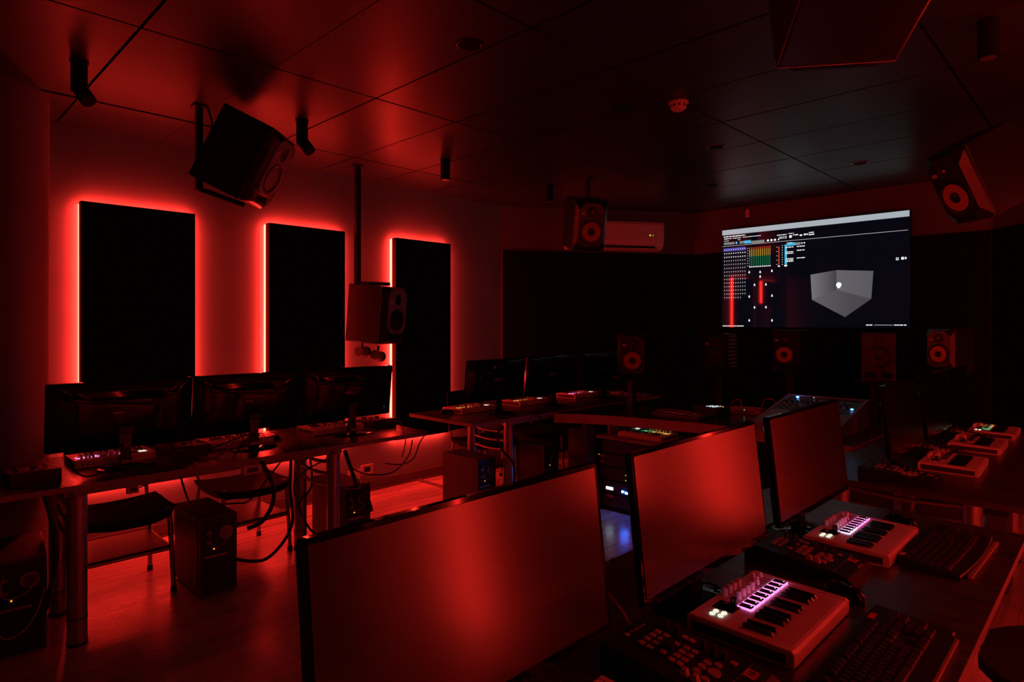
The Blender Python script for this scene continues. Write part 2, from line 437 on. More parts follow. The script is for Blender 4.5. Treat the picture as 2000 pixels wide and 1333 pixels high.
# ------------------------------------------------------------------ big screen
tv = empty('wall_screen', (6.385, 2.222, 1.42), PI)   # local +X faces the room; local +Y points to the photo's right
TW, TH = 1.735, 1.035
MB().box((-0.0, 0, TH / 2), (0.05, TW + 0.014, TH + 0.014), 0.004).build('frame', M_gloss, tv)
M_tvglass = mat('glossy_lit_screen', (0.004, 0.004, 0.006), 0.035, emit=(0.0016, 0.0020, 0.0048), estr=1.0, spec=0.5)
MB().box((0.026, 0, TH / 2), (0.003, TW, TH), 0).build('screen', M_tvglass, tv)
MB().box((-0.02, 0, TH / 2), (0.04, 0.5, 0.4)).build('wall_bracket', M_dmetal, tv)
G_bar = glow('screen_grey', (0.29, 0.32, 0.35), 1.0); G_w = glow('screen_white', (0.72, 0.74, 0.74), 1.0)
G_g = glow('screen_mid_grey', (0.16, 0.16, 0.17), 1.0); G_b = glow('screen_blue', (0.05, 0.34, 0.55), 1.0)
G_v = glow('screen_violet', (0.06, 0.045, 0.27), 1.0); G_gr = glow('screen_green', (0.01, 0.17, 0.07), 1.0)
G_y = glow('screen_amber', (0.50, 0.30, 0.03), 1.0); G_r = glow('screen_red', (0.55, 0.07, 0.02), 1.0)
G_line = glow('screen_line', (0.36, 0.37, 0.38), 1.0)
def uibox(b, u0, v0, u1, v1, m=None, d=0.0):
    y0, y1 = (u0 - 0.5) * TW, (u1 - 0.5) * TW; z0, z1 = TH * (1 - v1), TH * (1 - v0)
    b.box((0.0279 + d, (y0 + y1) / 2, (z0 + z1) / 2), (0.0008, y1 - y0, z1 - z0), m=m)
b = MB(); uibox(b, 0.0, 0.0, 0.998, 0.052); b.build('title_bar', G_bar, tv)
b = MB(); uibox(b, 0.0, 0.1655, 0.992, 0.169); b.build('divider_line', G_line, tv)
# top rows of text as little strokes
b = MB(); rr = random.Random(5)
def strokes(u0, u1, v, h, wmin=0.004, wmax=0.016, m=None):
    u = u0
    while u < u1:
        ww = rr.uniform(wmin, wmax); uibox(b, u, v, min(u + ww, u1), v + h, m); u += ww + rr.uniform(0.001, 0.004)
strokes(0.010, 0.145, 0.065, 0.009); strokes(0.012, 0.060, 0.087, 0.007); strokes(0.068, 0.120, 0.087, 0.007); strokes(0.130, 0.24, 0.087, 0.005)
strokes(0.012, 0.045, 0.110, 0.005); strokes(0.10, 0.115, 0.108, 0.005)
strokes(0.335, 0.39, 0.100, 0.008); strokes(0.345, 0.39, 0.122, 0.005); strokes(0.345, 0.39, 0.135, 0.005)
strokes(0.400, 0.43, 0.096, 0.006); strokes(0.425, 0.455, 0.112, 0.009)
strokes(0.462, 0.478, 0.118, 0.014); strokes(0.484, 0.508, 0.114, 0.014); strokes(0.512, 0.54, 0.104, 0.008); strokes(0.512, 0.54, 0.122, 0.010)
strokes(0.390, 0.425, 0.185, 0.006)
for uu, vv in ((0.405, 0.225), (0.405, 0.27), (0.405, 0.285), (0.405, 0.335), (0.405, 0.35), (0.405, 0.362), (0.468, 0.225), (0.468, 0.262), (0.468, 0.335)):
    strokes(uu - 0.022, uu + 0.022, vv, 0.008)
strokes(0.002, 0.060, 0.984, 0.008); strokes(0.066, 0.135, 0.984, 0.008)
strokes(0.80, 0.832, 0.972, 0.008); uibox(b, 0.838, 0.975, 0.925, 0.977); strokes(0.93, 0.985, 0.972, 0.008)
b.build('text_strokes', G_w, tv)
b = MB(); uibox(b, 0.010, 0.128, 0.078, 0.152); uibox(b, 0.110, 0.128, 0.140, 0.152); uibox(b, 0.182, 0.135, 0.262, 0.162); uibox(b, 0.437, 0.19, 0.466, 0.215)
b.build('menu_box', G_g, tv)
b = MB(); uibox(b, 0.140, 0.126, 0.180, 0.156); uibox(b, 0.392, 0.188, 0.437, 0.216); uibox(b, 0.378, 0.20, 0.391, 0.395); uibox(b, 0.085, 0.130, 0.096, 0.152)
b.build('highlighted_button', G_b, tv)
b = MB()
for k in range(4): b.cyl((0.0277, (0.282 + 0.0205 * k - 0.5) * TW, TH * (1 - 0.146)), (0.0285, (0.282 + 0.0205 * k - 0.5) * TW, TH * (1 - 0.146)), 0.011 if k < 3 else 0.007, seg=16)
b.cyl((0.0277, (0.411 - 0.5) * TW, TH * (1 - 0.128)), (0.0285, (0.411 - 0.5) * TW, TH * (1 - 0.128)), 0.014, seg=16)
for k in range(2): b.cyl((0.0277, (0.474 + 0.013 * k - 0.5) * TW, TH * (1 - 0.200)), (0.0285, (0.474 + 0.013 * k - 0.5) * TW, TH * (1 - 0.200)), 0.007, seg=12)
b.build('round_button', G_w, tv)
b = MB(); uibox(b, 0.008, 0.188, 0.148, 0.222); b.build('channel_header', G_v, tv)
b = MB()
for r in range(14):
    for c in range(10):
        if r == 13 and c > 7: continue
        u = 0.0155 + 0.0143 * c; v = 0.205 + 0.0378 * r
        y = (u - 0.5) * TW; z = TH * (1 - v); big = 0.0056 if r in (1, 2) else 0.0040
        b.cyl((0.0284, y, z), (0.0292, y, z), big, seg=10, m=G_w)
        if r > 0: uibox(b, u - 0.0020, v + 0.0115, u + 0.0020, v + 0.0145, G_g)
b.build('channel_dots', G_w, tv)
b = MB()
for k in range(12):
    u = 0.170 + 0.0105 * k + (0.0006 * k)
    uibox(b, u, 0.290, u + 0.0032, 0.385, G_gr); uibox(b, u, 0.222, u + 0.0032, 0.290, G_y); uibox(b, u, 0.200, u + 0.0032, 0.222, G_r)
    uibox(b, u - 0.001, 0.390, u + 0.006, 0.400, G_w)
for k in range(8): uibox(b, 0.157, 0.205 + k * 0.025, 0.163, 0.2085 + k * 0.025, G_w)
uibox(b, 0.3435, 0.215, 0.3475, 0.395, G_r); uibox(b, 0.340, 0.400, 0.351, 0.412, G_w)
for k in range(5): uibox(b, 0.332, 0.218 + k * 0.042, 0.337, 0.222 + k * 0.042, G_w)
for k in range(9): uibox(b, 0.362, 0.205 + k * 0.023, 0.368, 0.209 + k * 0.023, G_w)
uibox(b, 0.376, 0.398, 0.392, 0.412, G_w)
b.build('level_meters', None, tv)
b = MB()
for u, v in ((0.170, 0.445), (0.236, 0.45), (0.305, 0.445), (0.236, 0.495), (0.202, 0.575), (0.270, 0.575), (0.170, 0.69), (0.306, 0.688), (0.202, 0.80), (0.270, 0.80), (0.170, 0.93), (0.306, 0.93)):
    uibox(b, u - 0.003, v - 0.010, u + 0.003, v + 0.002); uibox(b, u - 0.0045, v + 0.002, u + 0.0045, v + 0.012)
for k in range(4): uibox(b, 0.938 + 0.0075 * (k % 2), 0.396 + 0.014 * (k // 2), 0.943 + 0.0075 * (k % 2), 0.405 + 0.014 * (k // 2))
uibox(b, 0.962, 0.394, 0.974, 0.416); uibox(b, 0.978, 0.396, 0.985, 0.414)
b.build('speaker_icons', G_w, tv)
def poly_ui(pts, m, name, d=0.0):
    q = MB()
    P3 = [(0.0283 + d, (u - 0.5) * TW, TH * (1 - v)) for u, v in pts]
    vs = [q.bm.verts.new(x) for x in P3]; q.bm.faces.new(vs)
    q._fin(vs, None, None); return q.build(name, m, tv)
def gradmat(name, c0, c1, y0, y1):
    m = glow(name, c0, 1.0); nt = m.node_tree; b = nt.nodes['Principled BSDF']
    tc = nt.nodes.new('ShaderNodeTexCoord'); sp = nt.nodes.new('ShaderNodeSeparateXYZ'); r = nt.nodes.new('ShaderNodeMapRange')
    r.inputs['From Min'].default_value = y0; r.inputs['From Max'].default_value = y1
    mx = nt.nodes.new('ShaderNodeMix'); mx.data_type = 'RGBA'; mx.inputs['A'].default_value = (*c0, 1); mx.inputs['B'].default_value = (*c1, 1)
    nt.links.new(tc.outputs['Object'], sp.inputs[0]); nt.links.new(sp.outputs['Y'], r.inputs['Value']); nt.links.new(r.outputs[0], mx.inputs['Factor'])
    nt.links.new(mx.outputs['Result'], b.inputs['Emission Color']); return m
g0, g1 = (0.125, 0.12, 0.13), (0.04, 0.038, 0.045)
poly_ui([(0.520, 0.505), (0.655, 0.475), (0.655, 0.655), (0.528, 0.74)], gradmat('room_face_a', g0, g1, 0.04, 0.27), 'room_view_face')
poly_ui([(0.655, 0.475), (0.835, 0.500), (0.825, 0.745), (0.655, 0.655)], gradmat('room_face_b', (0.095, 0.09, 0.10), (0.075, 0.072, 0.085), 0.27, 0.58), 'room_view_face')
poly_ui([(0.528, 0.74), (0.655, 0.655), (0.825, 0.745), (0.698, 0.905)], gradmat('room_face_c', (0.09, 0.085, 0.095), (0.05, 0.047, 0.055), 0.05, 0.4), 'room_view_face')
b = MB(); b.cyl((0.0285, (0.667 - 0.5) * TW, TH * (1 - 0.61)), (0.0292, (0.667 - 0.5) * TW, TH * (1 - 0.61)), 0.024, seg=24); uibox(b, 0.659, 0.615, 0.674, 0.64, d=0.001)
b.build('listener_icon', G_w, tv)
tag(tv, 'large wall screen showing a mixing program with meters and a grey room box', 'screen')

# ------------------------------------------------------------------ speakers
def speaker_round(name='hanging_speaker'):
    """studio monitor with a rounded light baffle; local +X is the front, origin at the bottom centre"""
    r = empty(name, (0, 0, 0)); w_, h_, d_ = 0.30, 0.43, 0.30
    MB().box((-d_ / 2, 0, h_ / 2), (d_, w_, h_), 0.008).build('cabinet', M_spk, r)
    MB().box((0.0015, 0, h_ / 2), (0.004, w_ - 0.002, h_ - 0.002), 0.0015).build('baffle_trim', M_metal, r)
    a = rrect(w_ - 0.004, h_ - 0.004, 0.03, 6, 0, h_ / 2); c = rrect(w_ - 0.06, h_ - 0.05, 0.055, 6, 0, h_ / 2 + 0.004)
    MB().loft([YZ(a, 0.003), YZ(rrect(w_ - 0.006, h_ - 0.006, 0.05, 6, 0, h_ / 2), 0.018), YZ(c, 0.048)]).build('front_bezel', M_spk, r, smooth=True)
    q = rrect(w_ - 0.075, h_ - 0.11, 0.06, 8, 0, h_ / 2 + 0.032)
    MB().loft([YZ(q, 0.045), YZ(q, 0.0515)]).build('baffle', M_baffle, r)
    T = lambda y, z, x=0.0515: Matrix.Translation((x, y, z)) @ Matrix.Rotation(PI / 2, 4, 'Y')
    MB().lathe([(0.086, 0.0), (0.086, 0.004), (0.080, 0.005), (0.074, 0.002), (0.05, -0.012), (0.02, -0.014), (0.0, -0.008)], 40, M=T(0, 0.185)).build('woofer', M_coneb, r, smooth=True)
    MB().lathe([(0.032, 0.0), (0.030, 0.003), (0.014, -0.004), (0.010, 0.001), (0.0, 0.003)], 28, M=T(0, 0.335) @ Matrix.Scale(1.35, 4, (1, 0, 0))).build('tweeter', M_black, r, smooth=True)
    MB().box((0.047, 0, 0.055), (0.006, 0.13, 0.038), 0.002).build('port_slot', M_blackm, r)
    for y, z in ((-0.085, 0.36), (0.085, 0.36), (-0.098, 0.25), (0.098, 0.25), (-0.098, 0.12), (0.098, 0.12)):
        MB().cyl((0.051, y, z), (0.0535, y, z), 0.005, seg=10).build('screw', M_black, r)
    bd = MB().box((0.0525, -0.078, 0.315), (0.002, 0.030, 0.030), 0.0006).build('badge', M_paper, r, label='white square badge')
    text('KRK', 0.010, M_ink, 'badge_print', bd, (0.0540, -0.078, 0.315), (PI / 2, 0, PI / 2))
    return r
def speaker_facet(name='studio_speaker', h_=0.37, cone=None):
    """studio monitor with a chamfered black baffle and a coloured woven cone"""
    r = empty(name, (0, 0, 0)); w_ = h_ * 0.66; d_ = h_ * 0.72; k = h_ / 0.37
    MB().box((-d_ / 2, 0, h_ / 2), (d_, w_, h_), 0.006).build('cabinet', M_spk, r)
    def oc(w2, h2, c, dz=0.0):
        a, b2 = w2 / 2, h2 / 2; z = h_ / 2 + dz
        return [(a, z - b2 + c), (a, z + b2 - c), (a - c, z + b2), (-a + c, z + b2), (-a, z + b2 - c), (-a, z - b2 + c), (-a + c, z - b2), (a - c, z - b2)]
    MB().loft([YZ(oc(w_ - 0.002, h_ - 0.002, 0.012), 0.001), YZ(oc(w_ - 0.004, h_ - 0.004, 0.02), 0.012), YZ(oc(w_ - 0.05 * k, h_ - 0.045 * k, 0.05 * k), 0.045 * k)]).build('front_bezel', M_spk, r)
    T = lambda y, z, x: Matrix.Translation((x, y, z)) @ Matrix.Rotation(PI / 2, 4, 'Y')
    x0 = 0.045 * k
    MB().lathe([(0.092 * k, 0.0), (0.090 * k, 0.006), (0.078 * k, 0.006), (0.070 * k, 0.001)], 36, M=T(0, 0.145 * k, x0)).build('surround', M_black, r, smooth=True)
    MB().lathe([(0.070 * k, 0.004), (0.030 * k, -0.0005), (0.0, -0.0005)], 36, M=T(0, 0.145 * k, x0 + 0.001)).build('cone', cone or M_cone, r, smooth=True, label='woven cone, red in this light')
    MB().lathe([(0.030 * k, 0.0), (0.026 * k, 0.008), (0.012 * k, 0.013), (0.0, 0.014)], 28, M=T(0, 0.145 * k, x0 + 0.001)).build('dust_cap', M_black, r, smooth=True)
    tw = MB().lathe([(0.040 * k, 0.0), (0.036 * k, 0.003), (0.016 * k, -0.001), (0.0, -0.001)], 28, M=T(0, 0.285 * k, x0)).build('tweeter', M_black, r, smooth=True)
    MB().sphere((x0 + 0.002, 0, 0.285 * k), (0.010, 0.017 * k, 0.017 * k)).build('dome', cone or M_cone, tw, smooth=True)
    MB().box((x0 + 0.0005, 0, 0.030 * k), (0.002, 0.12 * k, 0.014 * k), 0.0006).build('port_slot', M_blackm, r)
    bd = MB().box((x0 + 0.001, -0.066 * k, 0.272 * k), (0.002, 0.030 * k, 0.018 * k), 0.0005).build('badge', M_paper, r, label='white badge')
    text('KRK', 0.011 * k, M_ink, 'badge_print', bd, (x0 + 0.0023, -0.066 * k, 0.272 * k), (PI / 2, 0, PI / 2))
    return r
def yaw_of(rt, fw):     # direction as camera-right, camera-forward amounts
    x = rt * AX + fw * AY; y = -rt * AY + fw * AX; return math.atan2(y, x)

proto_r = speaker_round()
def place(o, loc, yaw, pitch=0.0, roll=0.0):
    o.location = loc; o.rotation_euler = (roll, pitch, yaw); return o
def place_mid(o, mid, yaw, pitch, h_, d_):
    R_ = Euler((0, pitch, yaw)).to_matrix()
    return place(o, Vector(mid) - R_ @ Vector((-d_ / 2 + 0.02, 0, h_ / 2)), yaw, pitch)
h1 = place_mid(proto_r, (1.45, 3.517, 2.378), yaw_of(1.0, 0.0), math.radians(27), 0.43, 0.30)
tag(h1, 'big black hanging speaker tilted down, in front of the two panels nearest the column', 'speaker', 'hanging ceiling speakers')
h2 = place_mid(copy_tree(proto_r), (2.67, 4.06, 1.53), yaw_of(0.90, -0.43), math.radians(5), 0.43, 0.30)
tag(h2, 'black hanging speaker with pale grey face on the long ceiling pole', 'speaker', 'hanging ceiling speakers')
h5 = place(copy_tree(proto_r), (1.56, 0.48, 2.06), yaw_of(0.16, 1.0), math.radians(20))
tag(h5, 'rounded dark speaker hanging from the ceiling nearest the camera, seen from below', 'speaker', 'hanging ceiling speakers')
h5.scale = (0.87, 0.87, 0.87)
fk = speaker_facet('hanging_speaker', 0.40)
h3 = place_mid(fk, (3.976, 3.09, 2.26), yaw_of(0.19, -1.0), math.radians(16), 0.40, 0.288)
tag(h3, 'black hanging speaker with angular front overlapping the air conditioner', 'speaker', 'hanging ceiling speakers')
h4 = place_mid(copy_tree(fk), (4.05, 0.545, 2.235), yaw_of(-1.0, -0.08), math.radians(27), 0.40, 0.288)
tag(h4, 'black hanging speaker with round woofer beside the big screen, angled steeply down', 'speaker', 'hanging ceiling speakers')

def pole(x, y, z0, label, plate=0.07, r=0.017, arm=None):
    o = empty('ceiling_pole', (x, y, z0))
    MB().box((0, 0, (CEIL - z0) / 2), (r * 2, r * 2, CEIL - z0), 0.003).build('tube', M_dmetal, o)
    MB().box((0, 0, CEIL - z0 - 0.006), (plate, plate, 0.012), 0.003).build('ceiling_plate', M_dmetal, o)
    for k in range(2): MB().cyl((-r - 0.002, -r - 0.002, CEIL - z0 - 0.17 - 0.04 * k), (-r - 0.001 + 0.004, -r - 0.006, CEIL - z0 - 0.17 - 0.04 * k), 0.005, seg=8).build('bolt', M_metal, o)
    if arm:
        MB().tube([(0, 0, 0.012), arm], 0.014, sub=1).build('bracket_arm', M_dmetal, o)
    return tag(o, label, 'speaker mount', 'ceiling speaker poles')
pole(1.285, 3.76, 2.215, 'short black ceiling pole holding the tilted speaker nearest the column', arm=(0.17, -0.20, -0.085))
pole(2.644, 4.30, 1.765, 'long black ceiling pole in front of the middle backlit panel', arm=(0.15, -0.22, 0.0), r=0.020)
pole(1.45, 0.30, 2.3, 'black ceiling pole behind the speaker nearest the camera', arm=(0.06, 0.12, -0.0))
pole(4.25, 3.28, 2.30, 'black ceiling pole behind the angular speaker by the air conditioner', arm=(-0.08, -0.05, 0.0))
pole(4.26, 0.36, 2.30, 'black ceiling pole above the speaker beside the big screen', arm=(-0.15, 0.14, -0.03))

# clamps under the speaker on the long pole
def clampbox(x, y, z, rot, label):
    o = empty('mount_spotlight', (x, y, z), rot=(0, rot, 0.5))
    MB().cyl((-0.05, 0, 0), (0.035, 0, 0), 0.036, seg=24).build('housing', M_edge, o, smooth=True)
    MB().cyl((0.035, 0, 0), (0.06, 0, 0), 0.040, seg=24).build('front_ring', M_black, o, smooth=True)
    MB().tube([(0, 0, 0.03), (0, 0, 0.075)], 0.008, sub=1).build('stem', M_dmetal, o)
    return tag(o, label, 'spotlight', 'small spotlights under the pole speaker')
clampbox(2.53, 4.05, 1.25, 0.05, 'small round spotlight under the pole speaker, touching the middle panel edge')
clampbox(2.67, 4.06, 1.215, 0.2, 'small round spotlight under the pole speaker, nearer the corner')

# front row speakers on stands
def stand(x, y, z, label, wd=0.24):
    o = empty('speaker_stand', (x, y, 0))
    MB().box((0, 0, 0.012), (0.24, 0.24, 0.024), 0.004).build('base', M_black, o)
    MB().box((0, 0, z / 2), (0.06, 0.06, z - 0.02), 0.004).build('post', M_black, o)
    MB().box((0, 0, z - 0.01), (wd, wd, 0.020), 0.003).build('top_plate', M_black, o)
    return tag(o, label, 'speaker stand', 'stands of the front speakers')
def front_speaker(src, x, y, z, yaw, label, first=False, sl=''):
    o = src if first else copy_tree(src)
    o.name = 'studio_speaker'
    place(o, (x, y, z), yaw)
    tag(o, label, 'speaker', 'front speakers under the big screen')
    stand(x - 0.13 * math.cos(yaw), y - 0.13 * math.sin(yaw), z, 'black stand under the ' + sl)
    return o
s5 = speaker_facet('studio_speaker', 0.395)
front_speaker(s5, 4.72, 3.14, 0.975, yaw_of(-0.16, -1.0), 'black speaker on its own beside the right end of the three far monitors', True, 'speaker beside the three far monitors')
s7 = speaker_facet('studio_speaker', 0.36)
front_speaker(s7, 5.62, 2.14, 1.045, PI + 0.05, 'black speaker with bright red ring under the middle of the big screen', True, 'ringed speaker below mid screen')
s8 = speaker_facet('studio_speaker', 0.325)
front_speaker(s8, 5.78, 1.02, 1.095, yaw_of(-0.9, -0.41), 'black speaker standing past the right edge of the big screen, angled inward', True, 'speaker past the right screen edge')
sd = speaker_facet('studio_speaker', 0.36, M_coneb)
front_speaker(sd, 5.62, 2.80, 1.00, PI + 0.12, 'dim dark-coned speaker below the left corner of the big screen', True, 'dim speaker below the left screen corner')
for o_ in [o for o in C.objects if o.get('label', '').startswith('dim dark-coned')]:
    for k in range(9): MB().box((-0.13, 0.1205, 0.335 - 0.036 * k), (0.22, 0.004, 0.020), 0.001).build('side_rib', M_baffle, o_)
# big speaker with two ports
bs = empty('studio_speaker', (6.0, 1.51, 0.965), yaw_of(-0.508, -0.861))
MB().box((-0.15, 0, 0.205), (0.30, 0.262, 0.41), 0.01).build('cabinet', M_side, bs)
T = lambda y, z, x=0.0: Matrix.Translation((x, y, z)) @ Matrix.Rotation(PI / 2, 4, 'Y')
MB().lathe([(0.094, 0.0), (0.093, 0.008), (0.084, 0.008), (0.074, 0.002), (0.072, 0.0)], 40, M=T(0, 0.205)).build('surround', M_black, bs, smooth=True)
MB().lathe([(0.074, 0.003), (0.032, 0.0003), (0.0, 0.0003)], 40, M=T(0, 0.205)).build('cone', M_side, bs, smooth=True)
MB().lathe([(0.03, 0.0), (0.02, 0.008), (0.0, 0.011)], 24, M=T(0, 0.205)).build('dust_cap', M_black, bs, smooth=True)
MB().box((0.002, 0, 0.365), (0.004, 0.054, 0.044), 0.001).build('tweeter', M_black, bs)
MB().box((0.0045, 0, 0.362), (0.002, 0.022, 0.005)).build('tweeter_bar', M_metal, bs)
for s in (-1, 1): MB().prism(rrect(0.086, 0.052, 0.024, 6, 0, 0), 0, 0.004, M=Matrix.Translation((0.0, 0.062 * s, 0.052)) @ Matrix.Rotation(PI / 2, 4, 'Y') @ Matrix.Rotation(PI / 2, 4, 'Z')).build('port', M_blackm, bs)
tag(bs, 'brown-red large speaker with two round-ended ports along its foot', 'speaker', 'front speakers under the big screen')
stand(6.11, 1.57, 0.965, 'black stand under the large two-port speaker', 0.28)

# ------------------------------------------------------------------ ceiling fittings
def can(x, y, label, tilt=False, z1=2.545):
    o = empty('ceiling_spotlight', (x, y, CEIL))
    L_ = CEIL - z1
    MB().cyl((0, 0, -0.006), (0, 0, 0.0), 0.039, seg=28).build('canopy', M_blackm, o, smooth=True)
    if tilt:
        MB().cyl((0, 0, -L_ + 0.01), (0, 0, -0.005), 0.034, seg=28).build('housing', M_blackm, o, smooth=True)
        MB().cyl((0.0, 0, -L_ + 0.03), (0.028, -0.05, -L_ - 0.04), 0.034, seg=28).build('tilting_head', M_blackm, o, smooth=True)
    else:
        MB().cyl((0, 0, -L_), (0, 0, -0.005), 0.036, seg=28).build('housing', M_blackm, o, smooth=True)
        MB().lathe([(0.030, -L_ - 0.001), (0.030, -L_ + 0.001), (0.0, -L_ + 0.004)], 28).build('lens', M_metal, o, smooth=True)
    return tag(o, label, 'spotlight', 'cylinder spotlights on the ceiling')
can(0.671, 3.531, 'black cylinder spotlight with bent head by the round column', True)
can(1.819, 3.585, 'black cylinder spotlight with bent head just past the big tilted speaker', True)
can(3.017, 3.674, 'black straight cylinder spotlight above the panel nearest the corner')
can(4.195, 3.666, 'black straight cylinder spotlight beside the speaker by the air conditioner')
can(3.188, 0.403, 'black cylinder spotlight with red lens, between the nearest speaker and the one by the screen')
can(4.30, 0.30, 'black cylinder spotlight above the hanging speaker beside the big screen')
def downlight(x, y, label, r=0.062):
    o = empty('recessed_downlight', (x, y, CEIL))
    MB().lathe([(r, 0.0), (r, -0.004), (r - 0.008, -0.006), (r - 0.014, -0.003), (r - 0.014, 0.0)], 36).build('trim_ring', M_metal if 'pale' in label else M_dmetal, o, smooth=True)
    MB().lathe([(r - 0.014, -0.0035), (0.02, -0.002), (0.0, -0.002)], 36).build('reflector', M_blackm, o, smooth=True)
    return tag(o, label, 'downlight', 'recessed ceiling downlights')
downlight(1.848, 2.08, 'dark recessed downlight in the middle of the ceiling, nearest the camera')
downlight(3.005, 2.057, 'dark recessed downlight next to the smoke detector')
downlight(4.129, 2.055, 'pale-ringed recessed downlight beyond the smoke detector')
downlight(5.318, 1.464, 'pale-ringed recessed downlight directly above the big screen')
downlight(5.251, 2.652, 'dark recessed downlight closest to the far corner of the ceiling')
sm = empty('smoke_detector', (3.151, 1.791, CEIL))
MB().lathe([(0.055, 0.0), (0.055, -0.012), (0.050, -0.016)], 32).build('base', M_white, sm, smooth=True)
MB().lathe([(0.044, -0.016), (0.044, -0.032), (0.030, -0.046), (0.0, -0.048)], 32).build('sensor_head', M_white, sm, smooth=True)
for k in range(10):
    a = 2 * PI * k / 10
    MB().box((0.0445 * math.cos(a), 0.0445 * math.sin(a), -0.024), (0.004, 0.012, 0.010), M=None).build('vent_slot', M_black, sm)
tag(sm, 'white round smoke detector on the ceiling', 'smoke detector')
ws = empty('wall_sensor', (6.45, 2.843, 2.58), PI)
MB().box((0.018, 0, 0.04), (0.036, 0.045, 0.085), 0.010).build('housing', M_white, ws, smooth=True)
MB().box((0.037, 0, 0.028), (0.002, 0.028, 0.035), 0.0005).build('lens', M_paper, ws)
tag(ws, 'small pale motion sensor on the wall above the big screen', 'sensor')

# ------------------------------------------------------------------ outlets, floor cable cover
def outlet(x, z, label, kind):
    o = empty('wall_outlet', (x, YL, z), -PI / 2)
    MB().box((0.006, 0, 0), (0.012, 0.115, 0.082), 0.002).build('plate', M_white, o)
    if kind:
        MB().box((0.0125, 0, 0), (0.003, 0.06, 0.044), 0.001).build('socket', M_black, o)
    else:
        MB().cyl((0.012, 0, 0), (0.014, 0, 0), 0.026, seg=24).build('socket', M_paper, o)
        MB().cyl((0.013, 0, 0), (0.045, 0, 0), 0.018, seg=16).build('plug', M_gcable, o)
    return tag(o, label, 'outlet', 'outlets on the left wall')
outlet(2.986, 0.191, 'white wall outlet with dark square insert, nearer the corner', 1)
outlet(2.859, 0.164, 'white wall outlet with a plug in it beside the leg of the long desk', 0)
cc = MB()
cc.loft([[(3.505, 4.20, 0.0005), (3.565, 4.20, 0.0005), (3.55, 4.20, 0.010), (3.52, 4.20, 0.010)], [(3.505, 4.69, 0.0005), (3.565, 4.69, 0.0005), (3.55, 4.69, 0.010), (3.52, 4.69, 0.010)]])
tag(cc.build('floor_cable_cover', M_base, None), 'grey cable cover strip on the floor running from the left wall', 'cable cover')

# ------------------------------------------------------------------ desks
DZ = 0.74
def desk(name, x0, x1, y0, y1, legx, label, sgn, em=None, legy=(0.09, 0.51)):
    em = em or M_edge
    """long desk; sgn +1 when the users sit at the low-Y side"""
    o = empty(name, ((x0 + x1) / 2, (y0 + y1) / 2, 0)); cx, cy = (x0 + x1) / 2, (y0 + y1) / 2
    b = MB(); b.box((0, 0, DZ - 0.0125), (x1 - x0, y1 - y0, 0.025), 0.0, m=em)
    b.box((0, 0, DZ - 0.0003), (x1 - x0 - 0.003, y1 - y0 - 0.003, 0.001), 0, m=M_desk)
    b.build('tabletop', None, o)
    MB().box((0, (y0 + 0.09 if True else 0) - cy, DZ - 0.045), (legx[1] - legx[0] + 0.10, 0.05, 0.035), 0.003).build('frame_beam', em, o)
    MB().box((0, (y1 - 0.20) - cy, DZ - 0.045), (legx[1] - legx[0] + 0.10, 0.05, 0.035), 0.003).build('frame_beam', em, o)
    for lx in legx:
        ya, yb = y0 + legy[0], y0 + legy[1]
        for yy in (ya, yb):
            l = MB().cyl((lx - cx, yy - cy, 0.012), (lx - cx, yy - cy, DZ - 0.03), 0.040, seg=28).build('leg', M_metal, o, smooth=True)
            MB().cyl((lx - cx, yy - cy, 0), (lx - cx, yy - cy, 0.014), 0.043, seg=28).build('foot', M_black, l, smooth=True)
            MB().cyl((lx - cx, yy - cy, 0.118), (lx - cx, yy - cy, 0.124), 0.0412, seg=28).build('joint_ring', M_black, l, smooth=True)
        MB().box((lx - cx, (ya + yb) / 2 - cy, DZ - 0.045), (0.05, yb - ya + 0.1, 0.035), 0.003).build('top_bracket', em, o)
        for zz in (0.62, 0.55, 0.48):
            MB().tube([(lx - cx, ya - cy, zz), (lx - cx - 0.012, (ya + yb) / 2 - cy, zz - 0.012), (lx - cx, yb - cy, zz)], 0.011, seg=10).build('side_rail', M_metal, o, smooth=True)
    return tag(o, label, 'desk', 'long workstation desks')
desk('workstation_desk', -0.02, 2.58, 3.32, 4.10, (0.64, 1.93), 'long dark desk with silver legs in front of the three backlit panels', -1)
desk('workstation_desk', 2.98, 5.50, 3.32, 4.08, (3.43, 4.95), 'dark desk with reddish edge standing past the last backlit panel', -1)
desk('workstation_desk', 0.14, 2.74, 0.24, 1.12, (0.60, 2.29), 'nearest dark wood-grain desk carrying three lit red screens', 1, None, (0.26, 0.81))
desk('workstation_desk', 3.13, 5.30, 0.24, 1.12, (3.50, 4.90), 'dark desk beyond the nearest one, with three white mini keyboards on its far end', 1, M_side, (0.26, 0.81))  # darker edge and beam colour stands in for shade on this desk

